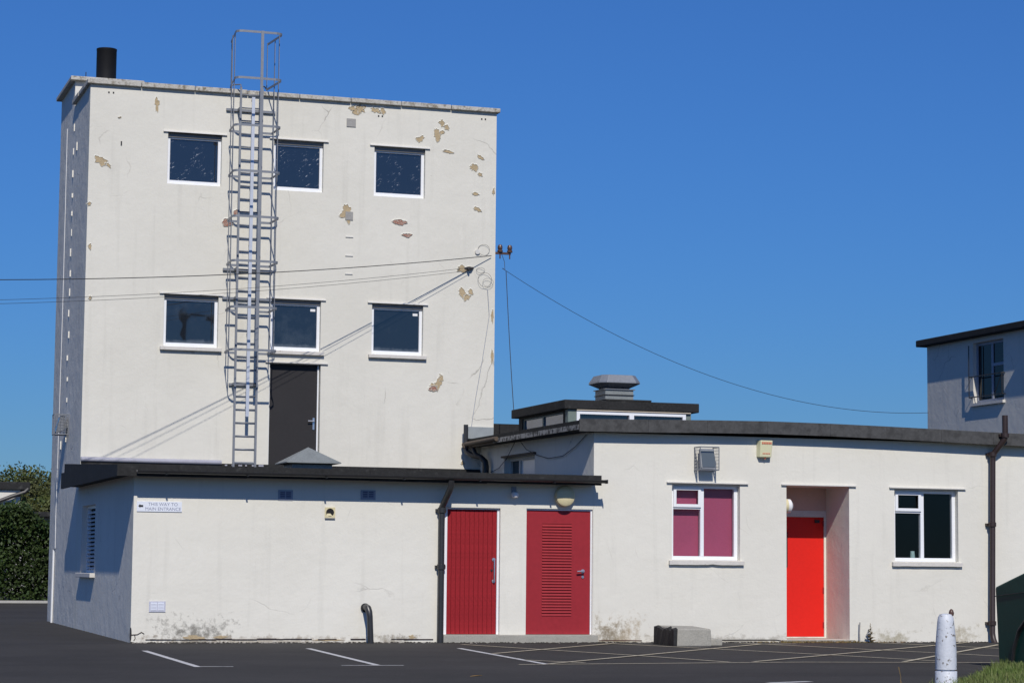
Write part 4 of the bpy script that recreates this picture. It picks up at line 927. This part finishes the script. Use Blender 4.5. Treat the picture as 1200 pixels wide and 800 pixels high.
for i in range(900):
    u_ = q.random()
    x = q.uniform(10.35, 11.75) if u_ < .7 else q.uniform(9.9, 12.6); y = -.06 - abs(q.gauss(0, .05)); z = gz(x, y); hgt = q.uniform(.01, .045); a = q.uniform(0, 6.28); w = .008
    m.add([(x-w*math.cos(a), y-w*math.sin(a), z), (x+w*math.cos(a), y+w*math.sin(a), z), (x+q.uniform(-.02, .02), y+q.uniform(-.02, .01), z+hgt)], [(0, 1, 2)])
stuff(m.build('moss_tufts', M_weed), 'low moss and weed tufts along the recess threshold', 'weeds')
# rubble and grit along the wall foot
m = MB(); q = random.Random(8)
for i in range(420):
    x = q.uniform(.0, 14.1)
    if 4.7 < x < 7.3 or 10.45 < x < 11.65: 
        if q.random() < .8: continue
    y = -.02 - abs(q.gauss(0, .05)) - (.13 if 4.7 < x < 7.3 else 0); r_ = q.uniform(.005, .018); z = gz(x, y)
    m.add([(x-r_, y-r_*.6, z), (x+r_, y-r_*.8, z), (x+r_*.7, y+r_, z), (x-r_*.8, y+r_*.7, z), (x-r_*.5, y-r_*.4, z+r_), (x+r_*.6, y-r_*.4, z+r_*.8), (x+r_*.4, y+r_*.5, z+r_*.9), (x-r_*.5, y+r_*.4, z+r_)], [(0,3,2,1),(4,5,6,7),(0,1,5,4),(1,2,6,5),(2,3,7,6),(3,0,4,7)])
stuff(m.build('rubble', M_stone), 'loose stones and flaked render along the foot of the walls', 'rubble')
m = MB(); q = random.Random(18)
for i in range(900):
    x = q.uniform(.0, 14.1); off = .135 if 4.72 < x < 7.26 else 0; y = -.015 - off - abs(q.gauss(0, .035)); r_ = q.uniform(.006, .022); z = gz(x, y)
    m.add([(x-r_*2, y-r_*.6, z), (x+r_*2, y-r_*.8, z), (x+r_*1.5, y+r_, z), (x-r_*1.6, y+r_*.7, z), (x, y, z+r_*.9)], [(0,1,4),(1,2,4),(2,3,4),(3,0,4),(0,3,2,1)])
stuff(m.build('leaf_litter', simple('litter_dark', (.03, .026, .02), .95, .4, 9)), 'dark crumbs of soil and litter along the foot of the walls', 'litter')
t = MB().add([(2.36, -9.3, gz(0, -9.3)+.004), (2.47, -9.26, gz(0, -9.3)+.012), (2.55, -9.14, gz(0, -9.2)+.006), (2.45, -9.16, gz(0, -9.2)+.004)], [(0, 1, 2, 3)]); m = t
o = m.build('dead_leaf', simple('dead_leaf_brown', (.36, .22, .07), .8, .2, 9)); tag(o, 'single dry yellow brown leaf lying on the asphalt', 'leaf'); so_ = o.modifiers.new('s', 'SOLIDIFY'); so_.thickness = .004
m = MB(); m.tube([(8.0, -.04, gz(0, 0)+.03), (7.4, -.04, gz(0, 0)+.035), (7.28, -.05, gz(0, 0)+.03)], .009, 6); o = m.build('ground_cable', M_ins); tag(o, 'thin brown cable along the wall foot between step and concrete block', 'cable', 'cables on the ground')
m = MB(); m.tube([(8.95, -.05, gz(0, 0)+.035), (9.7, -.04, gz(0, 0)+.04), (10.3, -.05, gz(0, 0)+.04), (10.42, -.05, gz(0, 0)+.02)], .010, 6); o = m.build('ground_cable', M_black); tag(o, 'thin black cable along the wall foot left of the recessed door', 'cable', 'cables on the ground')

# ================================================================== BACKGROUND LEFT
struct(B('kerb', M_kerb, None, -40, 14, 24.3, 24.46, gz(0, 24.3)-.1, gz(0, 24.3)+.06))
struct(B('verge_soil_strip', M_soil, None, -40, 14, 24.461, 30, gz(0, 24)-.1, gz(0, 24)+.05))
def leaves(m, q, pts_fn, n, size):
    for i in range(n):
        p = pts_fn(); s = size*q.uniform(.6, 1.3)
        a = Vector((q.gauss(0, 1), q.gauss(0, 1), q.gauss(0, 1))).normalized(); b = a.orthogonal().normalized(); c = a.cross(b); th = q.uniform(0, 6.28)
        b, c = b*math.cos(th)+c*math.sin(th), c*math.cos(th)-b*math.sin(th)
        m.v += [tuple(p-b*s), tuple(p+c*s*.55), tuple(p+b*s), tuple(p-c*s*.55)]; k = len(m.v)-4; m.f.append((k, k+1, k+2, k+3))
def hedge_top(x, y):
    k = max(0, min(1, (x-1.05)/.7)); return 2.30 - .42*k*k*(3-2*k) + .22*noise.noise(Vector((x*.9, y*.7, 5))) + .12*noise.noise(Vector((x*2.7, y*2, 9)))
hd = thing('hedge', (0, 25.4, .2), 'dense dark green hedge along the kerb left of the tower', 'hedge')
q = random.Random(21)
def hp():
    x = q.uniform(-6, 5); y = q.choice((24.75, 24.75, 25.0, 25.3, 26.0)) + .22*noise.noise(Vector((x*1.4, q.random()*4, 2))) + q.gauss(0, .12); y = max(24.5, y)
    z = .13 + (hedge_top(x, y)-.1)*q.random()**.85 if q.random() < .8 else hedge_top(x, y)+q.gauss(.08, .09)
    b = noise.noise(Vector((x*1.6, z*1.6, 7)))
    return Vector((x, y + .18*b, z))
m = MB(); leaves(m, q, hp, 95000, .05); me = bpy.data.meshes.new('foliage'); me.from_pydata(m.v, [], m.f); link('foliage', me, M_hedge, hd)
m = MB()
for i in range(40):
    x = -6+i*.28; m.tube([(x, 25.4, .1), (x+q.uniform(-.1, .1), 25.4+q.uniform(-.2, .2), 1.0), (x+q.uniform(-.3, .3), 25.4+q.uniform(-.4, .4), 2.1)], [.04, .025, .008], 5)
m.build('branches', M_bark, hd)
def tree(name, label, x, y, hgt, rad, seed, n, size, z0):
    t = thing(name, (x, y, z0), label, 'tree', 'trees beyond the hedge'); q = random.Random(seed); m = MB()
    m.tube([(x, y, z0-.2), (x+.1, y, z0+hgt*.35), (x, y+.1, z0+hgt*.75)], [.22, .16, .05], 8); cl = []
    for i in range(16):
        a = q.uniform(0, 6.28); rr = rad*math.sqrt(q.random())*.85; zz = z0 + hgt*(.45+.5*q.random()*(1-.35*rr/rad)); c = Vector((x+rr*math.cos(a), y+rr*math.sin(a), zz)); cl.append((c, rad*q.uniform(.28, .45)))
        m.tube([(x, y, z0+hgt*.3+q.random()*hgt*.25), tuple((c+Vector((x, y, zz-.5)))/2), tuple(c)], [.07, .045, .015], 5)
    m.build('trunk', M_bark, t)
    def tp():
        c, r_ = q.choice(cl); d = Vector((q.gauss(0, 1), q.gauss(0, 1), q.gauss(0, .8))).normalized(); return c + d*r_*(q.random()**.4)*(1+.35*noise.noise(d*2+c))
    k = MB(); leaves(k, q, tp, n, size); me = bpy.data.meshes.new('crown'); me.from_pydata(k.v, [], k.f); link('crown', me, M_tree, t)
zt = gz(0, 60)
tree('tree', 'broad olive green tree behind the white house and hedge', 4.6, 58, 4.75, 2.3, 3, 9000, .075, zt)
tree('tree', 'darker green tree between the white house and the tower edge', 6.4, 55, 4.55, 1.7, 4, 7000, .075, zt)
tree('tree', 'shaded tree standing close behind the low dark roofed shed', 4.0, 47, 3.6, 1.3, 9, 6000, .065, zt)
hs = thing('white_house', (-1, 46, gz(0, 45)), 'small white flat roofed house behind the hedge', 'house')
B('wall', M_wing, hs, -8, 3.17, 45, 51, gz(0, 45)-.3, 3.60); B('roof', M_felt, hs, -8.3, 3.48, 44.88, 51.3, 3.601, 3.86, bevel=.02)
MB().tube([(3.42, 44.86, 3.64), (3.30, 44.86, 3.52), (2.9, 44.8, 3.38), (2.2, 44.85, 3.10), (1.0, 44.88, 2.62), (1.0, 44.9, .2)], .07, 8).build('drainpipe', M_black, hs, True)
B('window', M_glassT, hs, -2.5, -1.2, 44.98, 44.999, 1.6, 2.9)
hs = thing('low_shed', (3, 36, gz(0, 36)), 'low shed with dark roof edge seen over the hedge', 'shed')
B('wall', M_cement, hs, 1.9, 5.5, 36, 40, gz(0, 36)-.3, 2.53); B('roof', M_felt, hs, 1.7, 5.7, 35.6, 40.3, 2.531, 2.67); B('pale_board', M_sill, hs, 2.1, 5.0, 35.95, 35.999, 2.02, 2.26)
